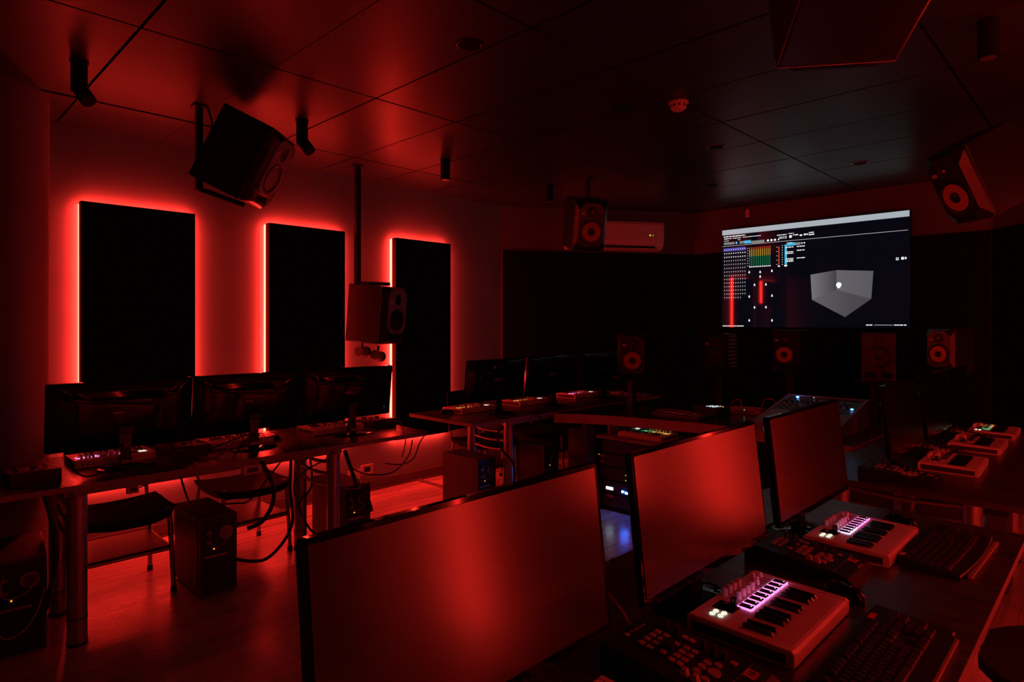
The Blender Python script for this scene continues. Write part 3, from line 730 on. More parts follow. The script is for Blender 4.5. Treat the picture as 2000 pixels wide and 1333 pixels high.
# ------------------------------------------------------------------ monitors
MW, MH = 0.645, 0.335
def monitor():
    """local: screen faces -Y; origin on the desk under the neck"""
    r = empty('computer_monitor', (0, 0, 0))
    tilt = Matrix.Translation((0, 0, 0.265)) @ Matrix.Rotation(math.radians(-6.5), 4, 'X') @ Matrix.Translation((0, 0, -0.265))
    b = MB()
    a = rrect(MW, MH, 0.010, 4, 0, 0.265)
    ring = lambda pts, y: [(x, y, z) for x, z in pts]
    b.loft([ring(a, -0.016), ring(rrect(MW, MH, 0.010, 4, 0, 0.265), 0.0), ring(rrect(MW - 0.02, MH - 0.02, 0.016, 4, 0, 0.265), 0.008),
            ring(rrect(MW - 0.16, MH - 0.10, 0.05, 4, 0, 0.262), 0.026), ring(rrect(MW - 0.34, MH - 0.17, 0.04, 4, 0, 0.255), 0.034)], M=tilt)
    sh = b.build('casing', M_gloss, r, smooth=True)
    MB().box((0, -0.0165, 0.270), (MW - 0.018, 0.002, MH - 0.028), 0, M=tilt).build('screen', M_screen, r)
    b = MB()
    b.loft([[(-0.030, 0.030, 0.17), (0.030, 0.030, 0.17), (0.030, 0.046, 0.17), (-0.030, 0.046, 0.17)],
            [(-0.022, 0.024, 0.09), (0.022, 0.024, 0.09), (0.022, 0.040, 0.09), (-0.022, 0.040, 0.09)],
            [(-0.030, 0.012, 0.012), (0.030, 0.012, 0.012), (0.030, 0.045, 0.012), (-0.030, 0.045, 0.012)]])
    b.build('stand_neck', M_gloss, r, smooth=True)
    MB().box((0, 0.040, 0.185), (0.07, 0.03, 0.04), 0.006).build('neck_hinge', M_black, r)
    b = MB(); pts = [(0.13 * math.cos(t), 0.047 + 0.085 * math.sin(t)) for t in [2 * PI * k / 40 for k in range(40)]]
    b.loft([[(x, y, 0.0) for x, y in pts], [(x, y, 0.006) for x, y in pts], [(x * 0.9, y * 0.9, 0.010) for x, y in pts], [(x * 0.3, y * 0.3 + 0.032, 0.016) for x, y in pts]])
    b.build('stand_base', M_gloss, r, smooth=True)
    MB().box((0.0, 0.0358, 0.275), (0.10, 0.001, 0.034), 0, M=tilt).build('rear_label', M_side, r)
    MB().box((0.03, 0.0365, 0.278), (0.045, 0.0008, 0.006), 0, M=tilt).build('label_print', M_paper, r)
    MB().box((-0.27, 0.0105, 0.125), (0.045, 0.0012, 0.014), 0, M=tilt).build('corner_sticker', M_sticker, r)
    for x, z in ((0.20, 0.31), (0.20, 0.20), (-0.20, 0.31), (-0.20, 0.20)):
        MB().tube([(x - 0.01, 0.0225, z + 0.012), (x, 0.0235, z), (x + 0.003, 0.0235, z - 0.014)], 0.0022, seg=6, sub=4, M=tilt).build('rear_ridge', M_gloss, r, smooth=True)
    return r
mon = monitor(); first = True
def put_monitor(x, y, rz, label, z=DZ, logo=None, g=None):
    global first
    o = mon if first else copy_tree(mon); first = False
    o.location = (x, y, z); o.rotation_euler = (0, 0, rz)
    if logo:
        text(logo, 0.030, M_greyink, 'rear_logo', o, (-0.005, 0.040, 0.375), (PI / 2 + math.radians(-10), 0, PI), label='grey maker logo')
        MB().cyl((0.05, 0.030, 0.372), (0.05, 0.041, 0.373), 0.014, seg=24).build('logo_disc', M_greyink, o)
    return tag(o, label, 'monitor', g)
put_monitor(0.715, 0.775, 0, 'nearest big monitor, its bright red screen cut by the bottom of the picture', g='monitors on the nearest desk')
put_monitor(1.485, 0.775, 0, 'monitor with evenly red screen, directly behind the bright mini keyboard', g='monitors on the nearest desk')
put_monitor(2.225, 0.775, 0, 'monitor with dim dark red screen at the far end of the nearest desk', g='monitors on the nearest desk')
put_monitor(3.53, 0.79, 0, 'dark monitor seen almost edge-on at the near end of the desk beyond', g='monitors on the desk beyond')
put_monitor(4.26, 0.79, 0, 'dark monitor with thin red rim, middle of the desk beyond', g='monitors on the desk beyond')
put_monitor(4.96, 0.79, 0, 'furthest dark monitor on the desk beyond, mostly hidden', g='monitors on the desk beyond')
put_monitor(0.875, 3.62, PI, 'rear of the wide glossy black monitor nearest the round column', g='monitors on the panel-side desk')
put_monitor(1.525, 3.62, PI, 'rear of the glossy black monitor in front of the gap between two backlit panels', g='monitors on the panel-side desk')
put_monitor(2.165, 3.62, PI, 'rear of the glossy black monitor beneath the speaker on the long pole', g='monitors on the panel-side desk')
put_monitor(3.50, 3.62, PI, 'rear of a black monitor with a pale round logo and letters', logo='LG', g='monitors on the far left desk')
put_monitor(4.17, 3.62, PI, 'rear of a black monitor with a wide blue-lit top edge, middle of its three', g='monitors on the far left desk')
put_monitor(4.91, 3.62, PI, 'rear of a black monitor beside the lone front speaker', g='monitors on the far left desk')

# ------------------------------------------------------------------ mini keyboards
def mini(pads=None, lit=True):
    """white mini piano controller 0.36 x 0.24; player at -Y"""
    r = empty('mini_keyboard', (0, 0, 0)); W_, D_, H_ = 0.36, 0.245, 0.042
    b = MB()
    pr = [(-D_ / 2, 0.004), (-D_ / 2, 0.030), (-D_ / 2 + 0.006, 0.0355), (-0.112, 0.0365), (-0.112, 0.022), (0.004, 0.022), (0.004, 0.0385), (D_ / 2 - 0.006, H_), (D_ / 2, 0.037), (D_ / 2, 0.004)]
    b.loft([[(-W_ / 2 + 0.012, y, z) for y, z in pr], [(W_ / 2 - 0.012, y, z) for y, z in pr]])
    ps = [(-D_ / 2 + 0.004, 0.0), (-D_ / 2, 0.004), (-D_ / 2, 0.032), (-D_ / 2 + 0.006, 0.038), (D_ / 2 - 0.006, H_ + 0.001), (D_ / 2, 0.038), (D_ / 2, 0.004), (D_ / 2 - 0.004, 0.0)]
    for s in (-1, 1):
        b.loft([[(s * (W_ / 2 - 0.013), y, z) for y, z in ps], [(s * (W_ / 2 - 0.002), y, z) for y, z in ps], [(s * W_ / 2, y * 0.985, z * 0.9 + 0.002) for y, z in ps]])
    b.build('body', M_white, r)
    for s in (-1, 1):
        MB().prism([(-0.105, 0.007), (0.110, 0.007), (0.110, 0.031), (-0.105, 0.027)], 0, 0.0012, M=Matrix.Translation((s * W_ / 2 - (0.0002 if s > 0 else 0.001), 0, 0)) @ Matrix(((0, 0, 1, 0), (1, 0, 0, 0), (0, 1, 0, 0), (0, 0, 0, 1)))).build('side_inlay', M_side, r)
    kw = (W_ - 0.030) / 15
    for k in range(15):
        x = -W_ / 2 + 0.015 + kw * (k + 0.5)
        MB().box((x, -0.0545, 0.0325), (kw - 0.0008, 0.113, 0.011), 0.0006, seg=1).build('white_key', M_white, r)
    for k in range(14):
        if k % 7 in (2, 6): continue
        x = -W_ / 2 + 0.015 + kw * (k + 1)
        b = MB(); wv = 0.0055
        b.loft([[(x - wv, 0.002, 0.038), (x + wv, 0.002, 0.038), (x + wv, -0.066, 0.038), (x - wv, -0.066, 0.038)],
                [(x - wv * .8, 0.002, 0.047), (x + wv * .8, 0.002, 0.047), (x + wv * .8, -0.061, 0.0465), (x - wv * .8, -0.061, 0.0465)]])
        b.build('black_key', M_key, r)
    for k in range(8):
        x = -0.052 + 0.0285 * k; m_ = pads[k] if pads else M_pink
        p_ = MB().box((x, 0.036, 0.0405), (0.0245, 0.036, 0.006), 0.002).build('drum_pad', m_, r, label='pad glowing round its rim')
        MB().box((x, 0.036, 0.0437), (0.0203, 0.0312, 0.0016), 0.0006).build('pad_top', M_padtop, p_)
        MB().cyl((x + 0.004, 0.026, 0.044), (x + 0.004, 0.026, 0.0449), 0.0016, seg=8).build('pad_dot', M_wled if lit else M_knob, p_)
    def knob(x, y, name='knob', m_=M_knob, rr_=0.0078, hh=0.019):
        k_ = MB().cyl((x, y, 0.040), (x, y, 0.041 + hh), rr_, rr_ * 0.88, seg=20).build(name, m_, r, smooth=True)
        return k_
    for k in range(4):
        knob(-0.020 + 0.026 * k, 0.071); knob(-0.028 + 0.026 * k, 0.102)
    MB().box((-0.082, 0.078, 0.0408), (0.050, 0.068, 0.0012), 0).build('display_panel', M_gloss, r)
    knob(-0.064, 0.062, 'main_dial', M_key, 0.0085, 0.017)
    for k in range(4):
        x = 0.092 + 0.0175 * k; y = (0.072, 0.080, 0.098, 0.086)[k]
        MB().box((x, 0.085, 0.0412), (0.0022, 0.050, 0.0008)).build('slider_slot', M_ink, r)
        MB().loft([[(x - 0.0055, y - 0.006, 0.042), (x + 0.0055, y - 0.006, 0.042), (x + 0.0055, y + 0.006, 0.042), (x - 0.0055, y + 0.006, 0.042)],
                   [(x - 0.004, y - 0.002, 0.055), (x + 0.004, y - 0.002, 0.055), (x + 0.004, y + 0.002, 0.055), (x - 0.004, y + 0.002, 0.055)]]).build('slider_cap', M_knob, r)
    for k in range(4):
        x = -0.141 + 0.018 * (k % 2) + 0.003 * (k // 2); y = 0.078 - 0.019 * (k // 2)
        MB().prism([(x + 0.008 * math.cos(a_), y + 0.0065 * math.sin(a_)) for a_ in [PI / 3 * q for q in range(6)]], 0.040, 0.0435).build('lit_button', M_wbtn if lit else M_knob, r)
    text('ARTURIA', 0.014, M_greyink, 'rear_print', r, (-0.08, D_ / 2 + 0.0006, 0.022), (PI / 2, 0, PI))
    for x in (0.10, 0.125, 0.145): MB().cyl((x, D_ / 2 - 0.002, 0.020), (x, D_ / 2 + 0.0008, 0.020), 0.005, seg=12).build('rear_socket', M_black, r)
    for s in (-1, 1):
        for t_ in (-1, 1): MB().cyl((s * 0.15, t_ * 0.095, -0.0005), (s * 0.15, t_ * 0.095, 0.005), 0.009, seg=12).build('rubber_foot', M_black, r)
    return r
def put(o, x, y, z, rz, label, cat, g):
    o.location = (x, y, z); o.rotation_euler = (0, 0, rz); return tag(o, label, cat, g)
mk = mini([M_pink] * 8)
put(mk, 1.51, 0.612, DZ, 0.0, 'white mini piano keyboard with glowing pink pads, in front of the evenly red screen', 'keyboard', 'mini piano keyboards')
mv = mini([M_violet, M_violet, M_violet, M_pink, M_pink, M_pink, M_pink, M_pink])
put(mv, 2.26, 0.617, DZ, 0.0, 'white mini piano keyboard in front of the dim red screen, whiter pads at one end', 'keyboard', 'mini piano keyboards')
mg = mini([M_knob] * 8, False)
put(mg, 3.77, 0.615, DZ, 0.03, 'unlit white mini keyboard nearest the near end of the desk beyond', 'keyboard', 'mini piano keyboards')
put(copy_tree(mg), 0.80, 0.602, DZ, 0.0, 'white mini keyboard before the nearest monitor, only its corner in view', 'keyboard', 'mini piano keyboards')
put(copy_tree(mg), 4.46, 0.61, DZ, 0.02, 'unlit white mini keyboard in the middle of the desk beyond', 'keyboard', 'mini piano keyboards')
G_p1 = mat('green_pad_light', (0.2, 0.6, 0.2), 0.5, emit=(0.15, 0.55, 0.2), estr=0.9); G_p2 = mat('amber_pad_light', (0.8, 0.5, 0.2), 0.5, emit=(0.9, 0.5, 0.1), estr=0.9)
mc = mini([M_green, G_p1, G_p1, G_p2, G_p2, M_amber, G_p2, G_p2])
put(mc, 5.06, 0.61, DZ, 0.02, 'white mini keyboard with yellow and green pads at the far end of the desk beyond', 'keyboard', 'mini piano keyboards')
put(copy_tree(mk), 0.86, 3.80, DZ, PI, 'white mini keyboard behind the monitor nearest the column, with violet-lit pads', 'keyboard', 'mini piano keyboards')
put(copy_tree(mg), 1.50, 3.79, DZ, PI, 'unlit white mini keyboard behind the monitor in front of the panel gap', 'keyboard', 'mini piano keyboards')
put(copy_tree(mg), 2.13, 3.80, DZ, PI - 0.03, 'unlit white mini keyboard behind the monitor under the pole speaker', 'keyboard', 'mini piano keyboards')
put(copy_tree(mc), 3.42, 3.86, DZ, PI, 'white mini keyboard with green pads behind the monitor bearing the round logo', 'keyboard', 'mini piano keyboards')
put(copy_tree(mc), 4.08, 3.86, DZ, PI, 'white mini keyboard with green pads behind the middle of the three far monitors', 'keyboard', 'mini piano keyboards')
put(copy_tree(mv), 4.84, 3.86, DZ, PI, 'white mini keyboard behind the monitor beside the lone front speaker', 'keyboard', 'mini piano keyboards')

# ------------------------------------------------------------------ black desk controllers
def controller():
    """black audio desk controller; origin at centre of the foot print; player at -Y"""
    r = empty('audio_controller', (0, 0, 0)); W_ = 0.185
    side = [(-0.150, 0.0), (-0.150, 0.016), (-0.135, 0.026), (-0.105, 0.034), (0.145, 0.058), (0.150, 0.054), (0.150, 0.0)]
    b = MB(); b.loft([[(-W_ / 2, y, z) for y, z in side], [(W_ / 2, y, z) for y, z in side]])
    b.build('body', M_black, r)
    slope = math.atan2(0.024, 0.25)
    def zt(y): return 0.034 + (y + 0.105) * 0.096
    R = Matrix.Rotation(slope, 4, 'X')
    def at(x, y, dz=0.0): return Matrix.Translation((x, y, zt(y) + dz)) @ R
    MB().box((0, 0, 0), (W_ - 0.01, 0.001, 0.0006), M=at(0, -0.098)).build('lip_line', M_greyink, r)
    def btn(x, y, name='square_button', s=(0.0135, 0.0135)):
        MB().box((0, 0, 0.002), (s[0], s[1], 0.004), 0.0015, M=at(x, y)).build(name, M_greyink, r, smooth=True)
    # local coords from the world ones measured on the first unit (centre 1.150, 0.633)
    ox, oy = 1.150, 0.633
    for x in (1.118, 1.140, 1.161, 1.182):
        btn(x - ox, 0.721 - oy); btn(x - ox, 0.701 - oy)
    for x in (1.114, 1.135, 1.155, 1.176):
        btn(x - ox, 0.649 - oy); btn(x - ox, 0.631 - oy)
    btn(1.124 - ox, 0.674 - oy); btn(1.172 - ox, 0.672 - oy); btn(1.209 - ox, 0.672 - oy); btn(1.209 - ox, 0.656 - oy); btn(1.202 - ox, 0.560 - oy)
    for x, y in ((1.121, 0.598), (1.142, 0.598), (1.163, 0.597), (1.172, 0.578), (1.110, 0.574)):
        MB().cyl((0, 0, 0), (0, 0, 0.004), 0.0085, 0.0075, seg=20, M=at(x - ox, y - oy)).build('round_button', M_greyink, r, smooth=True)
    MB().cyl((0, 0, 0), (0, 0, 0.004), 0.0135, 0.0125, seg=24, M=at(1.142 - ox, 0.572 - oy)).build('play_button', M_greyink, r, smooth=True)
    for x, y in ((1.213, 0.719), (1.212, 0.692), (1.206, 0.628), (1.204, 0.604), (1.202, 0.581)):
        MB().cyl((0, 0, 0), (0, 0, 0.018), 0.0062, 0.0055, seg=18, M=at(x - ox, y - oy)).build('knob', M_side, r, smooth=True)
    MB().cyl((0, 0, 0), (0, 0, 0.018), 0.0135, 0.0125, seg=24, M=at(1.145 - ox, 0.675 - oy)).build('main_encoder', M_black, r, smooth=True)
    for k, (x, y) in enumerate(((1.092, 0.608), (1.090, 0.585))):
        MB().loft([[(-0.007, -0.009, 0), (0.007, -0.009, 0), (0.007, 0.009, 0), (-0.007, 0.009, 0)], [(-0.006, -0.004, 0.013), (0.006, -0.004, 0.013), (0.006, 0.004, 0.013), (-0.006, 0.004, 0.013)]], M=at(x - ox, y - oy, 0.001)).build('fader_cap', M_greyink, r)
    MB().box((0, 0, 0), (0.002, 0.10, 0.0006), M=at(1.091 - ox, 0.62 - oy)).build('fader_slot', M_ink, r)
    sk = MB().box((0, 0, 0), (0.030, 0.024, 0.0008), M=at(0.048, -0.110, -0.0) @ Matrix.Rotation(0.05, 4, 'X')).build('sticker', M_sticker, r, label='bright red square sticker')
    MB().box((0, 0, 0.0006), (0.004, 0.012, 0.0004), M=at(0.045, -0.110)).build('sticker_print', M_ink, sk)
    MB().box((0, 0, 0.0006), (0.006, 0.014, 0.0004), M=at(0.055, -0.110)).build('sticker_print', M_ink, sk)
    text('PreSonus', 0.0135, M_greyink, 'logo', r, (0.012, 0.125, zt(0.125) + 0.0008), (slope, 0, 0))
    MB().cyl((0, 0, 0), (0, 0, 0.0008), 0.0065, seg=16, M=at(-0.028, 0.125)).build('logo_disc', M_greyink, r)
    text('ioStation', 0.0105, M_greyink, 'model_print', r, (0.030, -0.134, 0.0285), (0.6, 0, 0))
    for x in (-0.05, -0.02, 0.02, 0.05): MB().cyl((x, 0.149, 0.028), (x, 0.1515, 0.028), 0.008, seg=14).build('rear_socket', M_dmetal, r)
    return r
ct = controller()
G_ = 'black audio controllers'
put(ct, 1.150, 0.633, DZ, 0.0, 'black audio controller with red sticker, in front between the two nearest monitors', 'controller', G_)
put(copy_tree(ct), 1.935, 0.675, DZ, 0.0, 'black audio controller with red sticker, left of the mini keyboard with whiter pads', 'controller', G_)
put(copy_tree(ct), 3.29, 0.74, DZ, 0.0, 'black audio controller on the corner of the desk beyond, bluish top', 'controller', G_)
put(copy_tree(ct), 4.02, 0.74, DZ, 0.0, 'black audio controller between the unlit mini keyboards on the desk beyond', 'controller', G_)
put(copy_tree(ct), 4.74, 0.74, DZ, 0.0, 'black audio controller beside the yellow-and-green padded keyboard', 'controller', G_)
put(copy_tree(ct), 0.50, 3.62, DZ, PI, 'black audio controller at the column end of the panel-side desk', 'controller', G_)
put(copy_tree(ct), 1.18, 3.74, DZ, PI, 'black audio controller between the two monitors nearest the column', 'controller', G_)
put(copy_tree(ct), 2.46, 3.80, DZ, PI, 'black audio controller at the corner-side end of the panel-side desk', 'controller', G_)

# ------------------------------------------------------------------ computer keyboards and mice
def pc_keyboard(curved):
    r = empty('computer_keyboard', (0, 0, 0)); W_, D_ = 0.465, 0.165
    U = 0.0188
    N_ = 24
    def edge(x, s):   # front/back outline
        t = x / (W_ / 2)
        if curved: return (-D_ / 2 - 0.012 * (1 - t * t)) if s < 0 else (D_ / 2 - 0.020 * t * t + 0.005)
        return (-D_ / 2 - (0.010 if abs(t) < 0.86 else 0)) if s < 0 else D_ / 2
    xs_ = [-W_ / 2 + W_ * k / N_ for k in range(N_ + 1)]
    out = [(x, edge(x, -1)) for x in xs_] + [(x, edge(x, 1)) for x in reversed(xs_)]
    bz = lambda y: 0.010 + (y + D_ / 2) * 0.075
    b = MB()
    b.loft([[(x, y, 0.001) for x, y in out], [(x, y, bz(y)) for x, y in out], [(x * 0.985, y * 0.97, bz(y * 0.97) + 0.004) for x, y in out]])
    b.build('base', M_black, r)
    MB().box((0, -D_ / 2 - (0.016 if curved else 0.010), 0.007), (W_ * 0.86, 0.014 if curved else 0.005, 0.011), 0.003).build('palm_edge', M_edge, r, smooth=True)
    rows = [
        (0.060, [(0, 1), (2, 1), (3, 1), (4, 1), (5, 1), (6.5, 1), (7.5, 1), (8.5, 1), (9.5, 1), (11, 1), (12, 1), (13, 1), (14, 1), (15.3, 1), (16.3, 1), (17.3, 1)]),
        (0.036, [(k, 1) for k in range(13)] + [(13, 2), (15.3, 1), (16.3, 1), (17.3, 1), (18.6, 1), (19.6, 1), (20.6, 1), (21.6, 1)]),
        (0.0172, [(0, 1.5)] + [(1.5 + k, 1) for k in range(12)] + [(13.5, 1.5), (15.3, 1), (16.3, 1), (17.3, 1), (18.6, 1), (19.6, 1), (20.6, 1), (21.6, 1)]),
        (-0.0016, [(0, 1.8)] + [(1.8 + k, 1) for k in range(11)] + [(12.8, 2.2), (18.6, 1), (19.6, 1), (20.6, 1)]),
        (-0.0204, [(0, 2.3)] + [(2.3 + k, 1) for k in range(10)] + [(12.3, 2.7), (16.3, 1), (18.6, 1), (19.6, 1), (20.6, 1), (21.6, 1)]),
        (-0.0392, [(0, 1.4), (1.4, 1.4), (2.8, 1.4), (4.2, 5.6), (9.8, 1.3), (11.1, 1.3), (12.4, 1.2), (13.6, 1.4), (15.3, 1), (16.3, 1), (17.3, 1), (18.6, 2), (20.6, 1)])]
    n = 0; extra = MB(); ex = 0
    for y, ks in rows:
        y = y - 0.006
        for u, wk in reversed(ks):
            x = -W_ / 2 + 0.016 + (u + wk / 2) * U; s = wk * U - 0.0022; dy = 0.0158 if y < 0.045 else 0.0125
            yy = y + (0.004 * (1 - (x / (W_ / 2)) ** 2) * (-1) if curved else 0)
            z0 = bz(yy) + 0.0035
            rg = [[(x - s / 2, yy - dy / 2, z0), (x + s / 2, yy - dy / 2, z0), (x + s / 2, yy + dy / 2, z0), (x - s / 2, yy + dy / 2, z0)],
                  [(x - s / 2 + 0.0018, yy - dy / 2 + 0.0012, z0 + 0.0075), (x + s / 2 - 0.0018, yy - dy / 2 + 0.0012, z0 + 0.0075), (x + s / 2 - 0.0018, yy + dy / 2 - 0.002, z0 + 0.0085), (x - s / 2 + 0.0018, yy + dy / 2 - 0.002, z0 + 0.0085)]]
            n += 1
            if n <= 100: MB().loft(rg).build('key', M_keycap, r)
            else: extra.loft(rg); ex += 1
    if ex:
        e_ = extra.build('remaining_keys', M_keycap, r); e_['kind'] = 'stuff'
    return r
M_keycap = mat('dark_keycap', (0.055, 0.055, 0.057), 0.2, noise=0.05, scale=80)
k1 = pc_keyboard(False)
MB().box((0.155, 0.068, 0.0265), (0.032, 0.014, 0.0008), M=None).build('sticker', M_sticker, k1, label='red sticker')
put(k1, 1.50, 0.362, DZ, 0.0, 'straight black computer keyboard, its end cut by the bottom of the picture', 'keyboard', 'computer keyboards on the nearest desk')
k2 = pc_keyboard(True)
MB().box((-0.185, 0.070, 0.0262), (0.026, 0.014, 0.0008)).build('sticker', M_paper, k2, label='pale sticker')
put(k2, 2.35, 0.405, DZ, -0.03, 'curved black computer keyboard in front of the keyboard with whiter pads', 'keyboard', 'computer keyboards on the nearest desk')
def mouse():
    r = empty('computer_mouse', (0, 0, 0))
    b = MB(); rings = []
    for k in range(9):
        t = k / 8; z = 0.036 * math.sin(t * PI / 2); s = math.cos(t * PI / 2) ** 0.55 if k < 8 else 0.02
        rings.append([(0.033 * s * math.cos(a) * (1 - 0.10 * math.cos(2 * a)), 0.058 * s * math.sin(a) - 0.006 * t, 0.001 + z) for a in [2 * PI * q / 28 for q in range(28)]])
    b.loft(rings).build('shell', M_gloss, r, smooth=True)
    MB().cyl((-0.004, 0.028, 0.028), (0.004, 0.028, 0.028), 0.010, seg=18).build('scroll_wheel', M_black, r, smooth=True)
    MB().box((0, -0.02, 0.0367), (0.014, 0.004, 0.0006)).build('print', M_greyink, r)
    return r
ms = mouse()
G2 = 'computer mice'
put(ms, 1.775, 0.530, DZ, -0.2, 'glossy black mouse between the bright mini keyboard and the straight keyboard', 'mouse', G2)
put(copy_tree(ms), 2.55, 0.575, DZ, -0.2, 'glossy black mouse above the curved keyboard', 'mouse', G2)
put(copy_tree(ms), 1.72, 3.74, DZ, PI, 'black mouse beside the keyboard under the pole-speaker monitor', 'mouse', G2)
put(copy_tree(ms), 3.17, 3.84, DZ, PI + 1.0, 'black mouse at the near end of the desk with the logo monitor', 'mouse', G2)

# ------------------------------------------------------------------ computer towers under the desks
def tower():
    """rear faces -Y, origin bottom centre"""
    r = empty('computer_tower', (0, 0, 0)); W_, D_, H_ = 0.19, 0.42, 0.415
    MB().box((0, 0, H_ / 2 + 0.01), (W_, D_, H_), 0.005).build('case', M_case, r)
    for s in (-1, 1):
        MB().prism([(-0.165, 0.06), (-0.165, 0.345), (-0.14, 0.375), (0.165, 0.375), (0.165, 0.06)], 0, 0.003, M=Matrix.Translation((s * W_ / 2 - (0 if s > 0 else 0.003), 0, 0)) @ Matrix(((0, 0, 1, 0), (1, 0, 0, 0), (0, 1, 0, 0), (0, 0, 0, 1)))).build('side_panel', M_case, r)
    y = -D_ / 2
    MB().box((0, y - 0.001, H_ / 2 + 0.01), (W_ - 0.02, 0.004, H_ - 0.02)).build('rear_plate', M_pcb, r)
    io = MB().box((-0.055, y - 0.004, 0.315), (0.045, 0.004, 0.15), 0.001).build('port_panel', M_dmetal, r)
    for k, z in enumerate((0.375, 0.345, 0.318, 0.29, 0.262)):
        MB().box((-0.055, y - 0.007, z), (0.026, 0.004, 0.014)).build('port', M_metal if k % 2 else M_black, io)
    f = MB().lathe([(0.045, 0.0), (0.045, 0.003), (0.040, 0.003), (0.040, 0.0)], 28, M=Matrix.Translation((0.035, y - 0.002, 0.33)) @ Matrix.Rotation(PI / 2, 4, 'X')).build('fan_grille', M_dmetal, r)
    for k in range(3):
        MB().lathe([(0.012 + 0.011 * k, 0.003), (0.014 + 0.011 * k, 0.003), (0.014 + 0.011 * k, 0.001), (0.012 + 0.011 * k, 0.001)], 24, M=Matrix.Translation((0.035, y - 0.002, 0.33)) @ Matrix.Rotation(PI / 2, 4, 'X')).build('grille_ring', M_metal, f)
    for k in range(4): MB().box((-0.02, y - 0.004, 0.215 - 0.02 * k), (0.12, 0.003, 0.012), 0.001).build('slot_cover', M_dmetal if k else M_metal, r)
    MB().box((0, y - 0.004, 0.065), (0.15, 0.004, 0.08), 0.001).build('power_supply', M_dmetal, r)
    MB().box((-0.03, y - 0.008, 0.255), (0.006, 0.004, 0.006)).build('status_light', M_amber, r)
    MB().tube([(-0.055, y - 0.008, 0.375), (-0.065, y - 0.05, 0.33), (-0.06, y - 0.045, 0.29), (-0.03, y - 0.03, 0.27), (0.02, y - 0.03, 0.285), (0.045, y - 0.02, 0.31)], 0.003, sub=8).build('patch_lead', M_gcable, r, smooth=True)
    for s in (-1, 1):
        for t_ in (-1, 1): MB().cyl((s * 0.07, t_ * 0.17, 0), (s * 0.07, t_ * 0.17, 0.012), 0.014, seg=14).build('foot', M_black, r)
    return r
tw_ = tower(); G3 = 'computer towers under the desks'
put(tw_, 1.292, 3.69, 0, 0.0, 'black computer tower standing alone on the red floor between the two chairs', 'computer', G3)
put(copy_tree(tw_), 0.46, 3.66, 0, -0.10, 'black computer tower with looping lead beside the near desk leg by the column', 'computer', G3)
put(copy_tree(tw_), 2.16, 3.72, 0, 0.0, 'black computer tower behind the corner-side leg of the panel-side desk', 'computer', G3)
put(copy_tree(tw_), 3.285, 3.71, 0, 0.0, 'reddish-sided computer tower at the end of the desk past the panels', 'computer', G3)
put(copy_tree(tw_), 4.04, 3.71, 0, 0.0, 'computer tower behind a chair leg under the far left desk', 'computer', G3)
put(copy_tree(tw_), 4.87, 3.71, 0, 0.0, 'computer tower under the far left desk, beyond both chairs', 'computer', G3)

tc_ = put(copy_tree(tw_), 4.32, 0.66, 0, PI, 'computer tower with a thin cyan light under the desk beyond the nearest one', 'computer', G3)
M_cyan = mat('cyan_led', (0.1, 0.5, 0.5), 0.4, emit=(0.03, 0.55, 0.65), estr=1.2)
MB().box((0.0985, 0.10, 0.37), (0.003, 0.010, 0.075), 0.001).build('light_bar', M_cyan, tc_, label='cyan light bar')
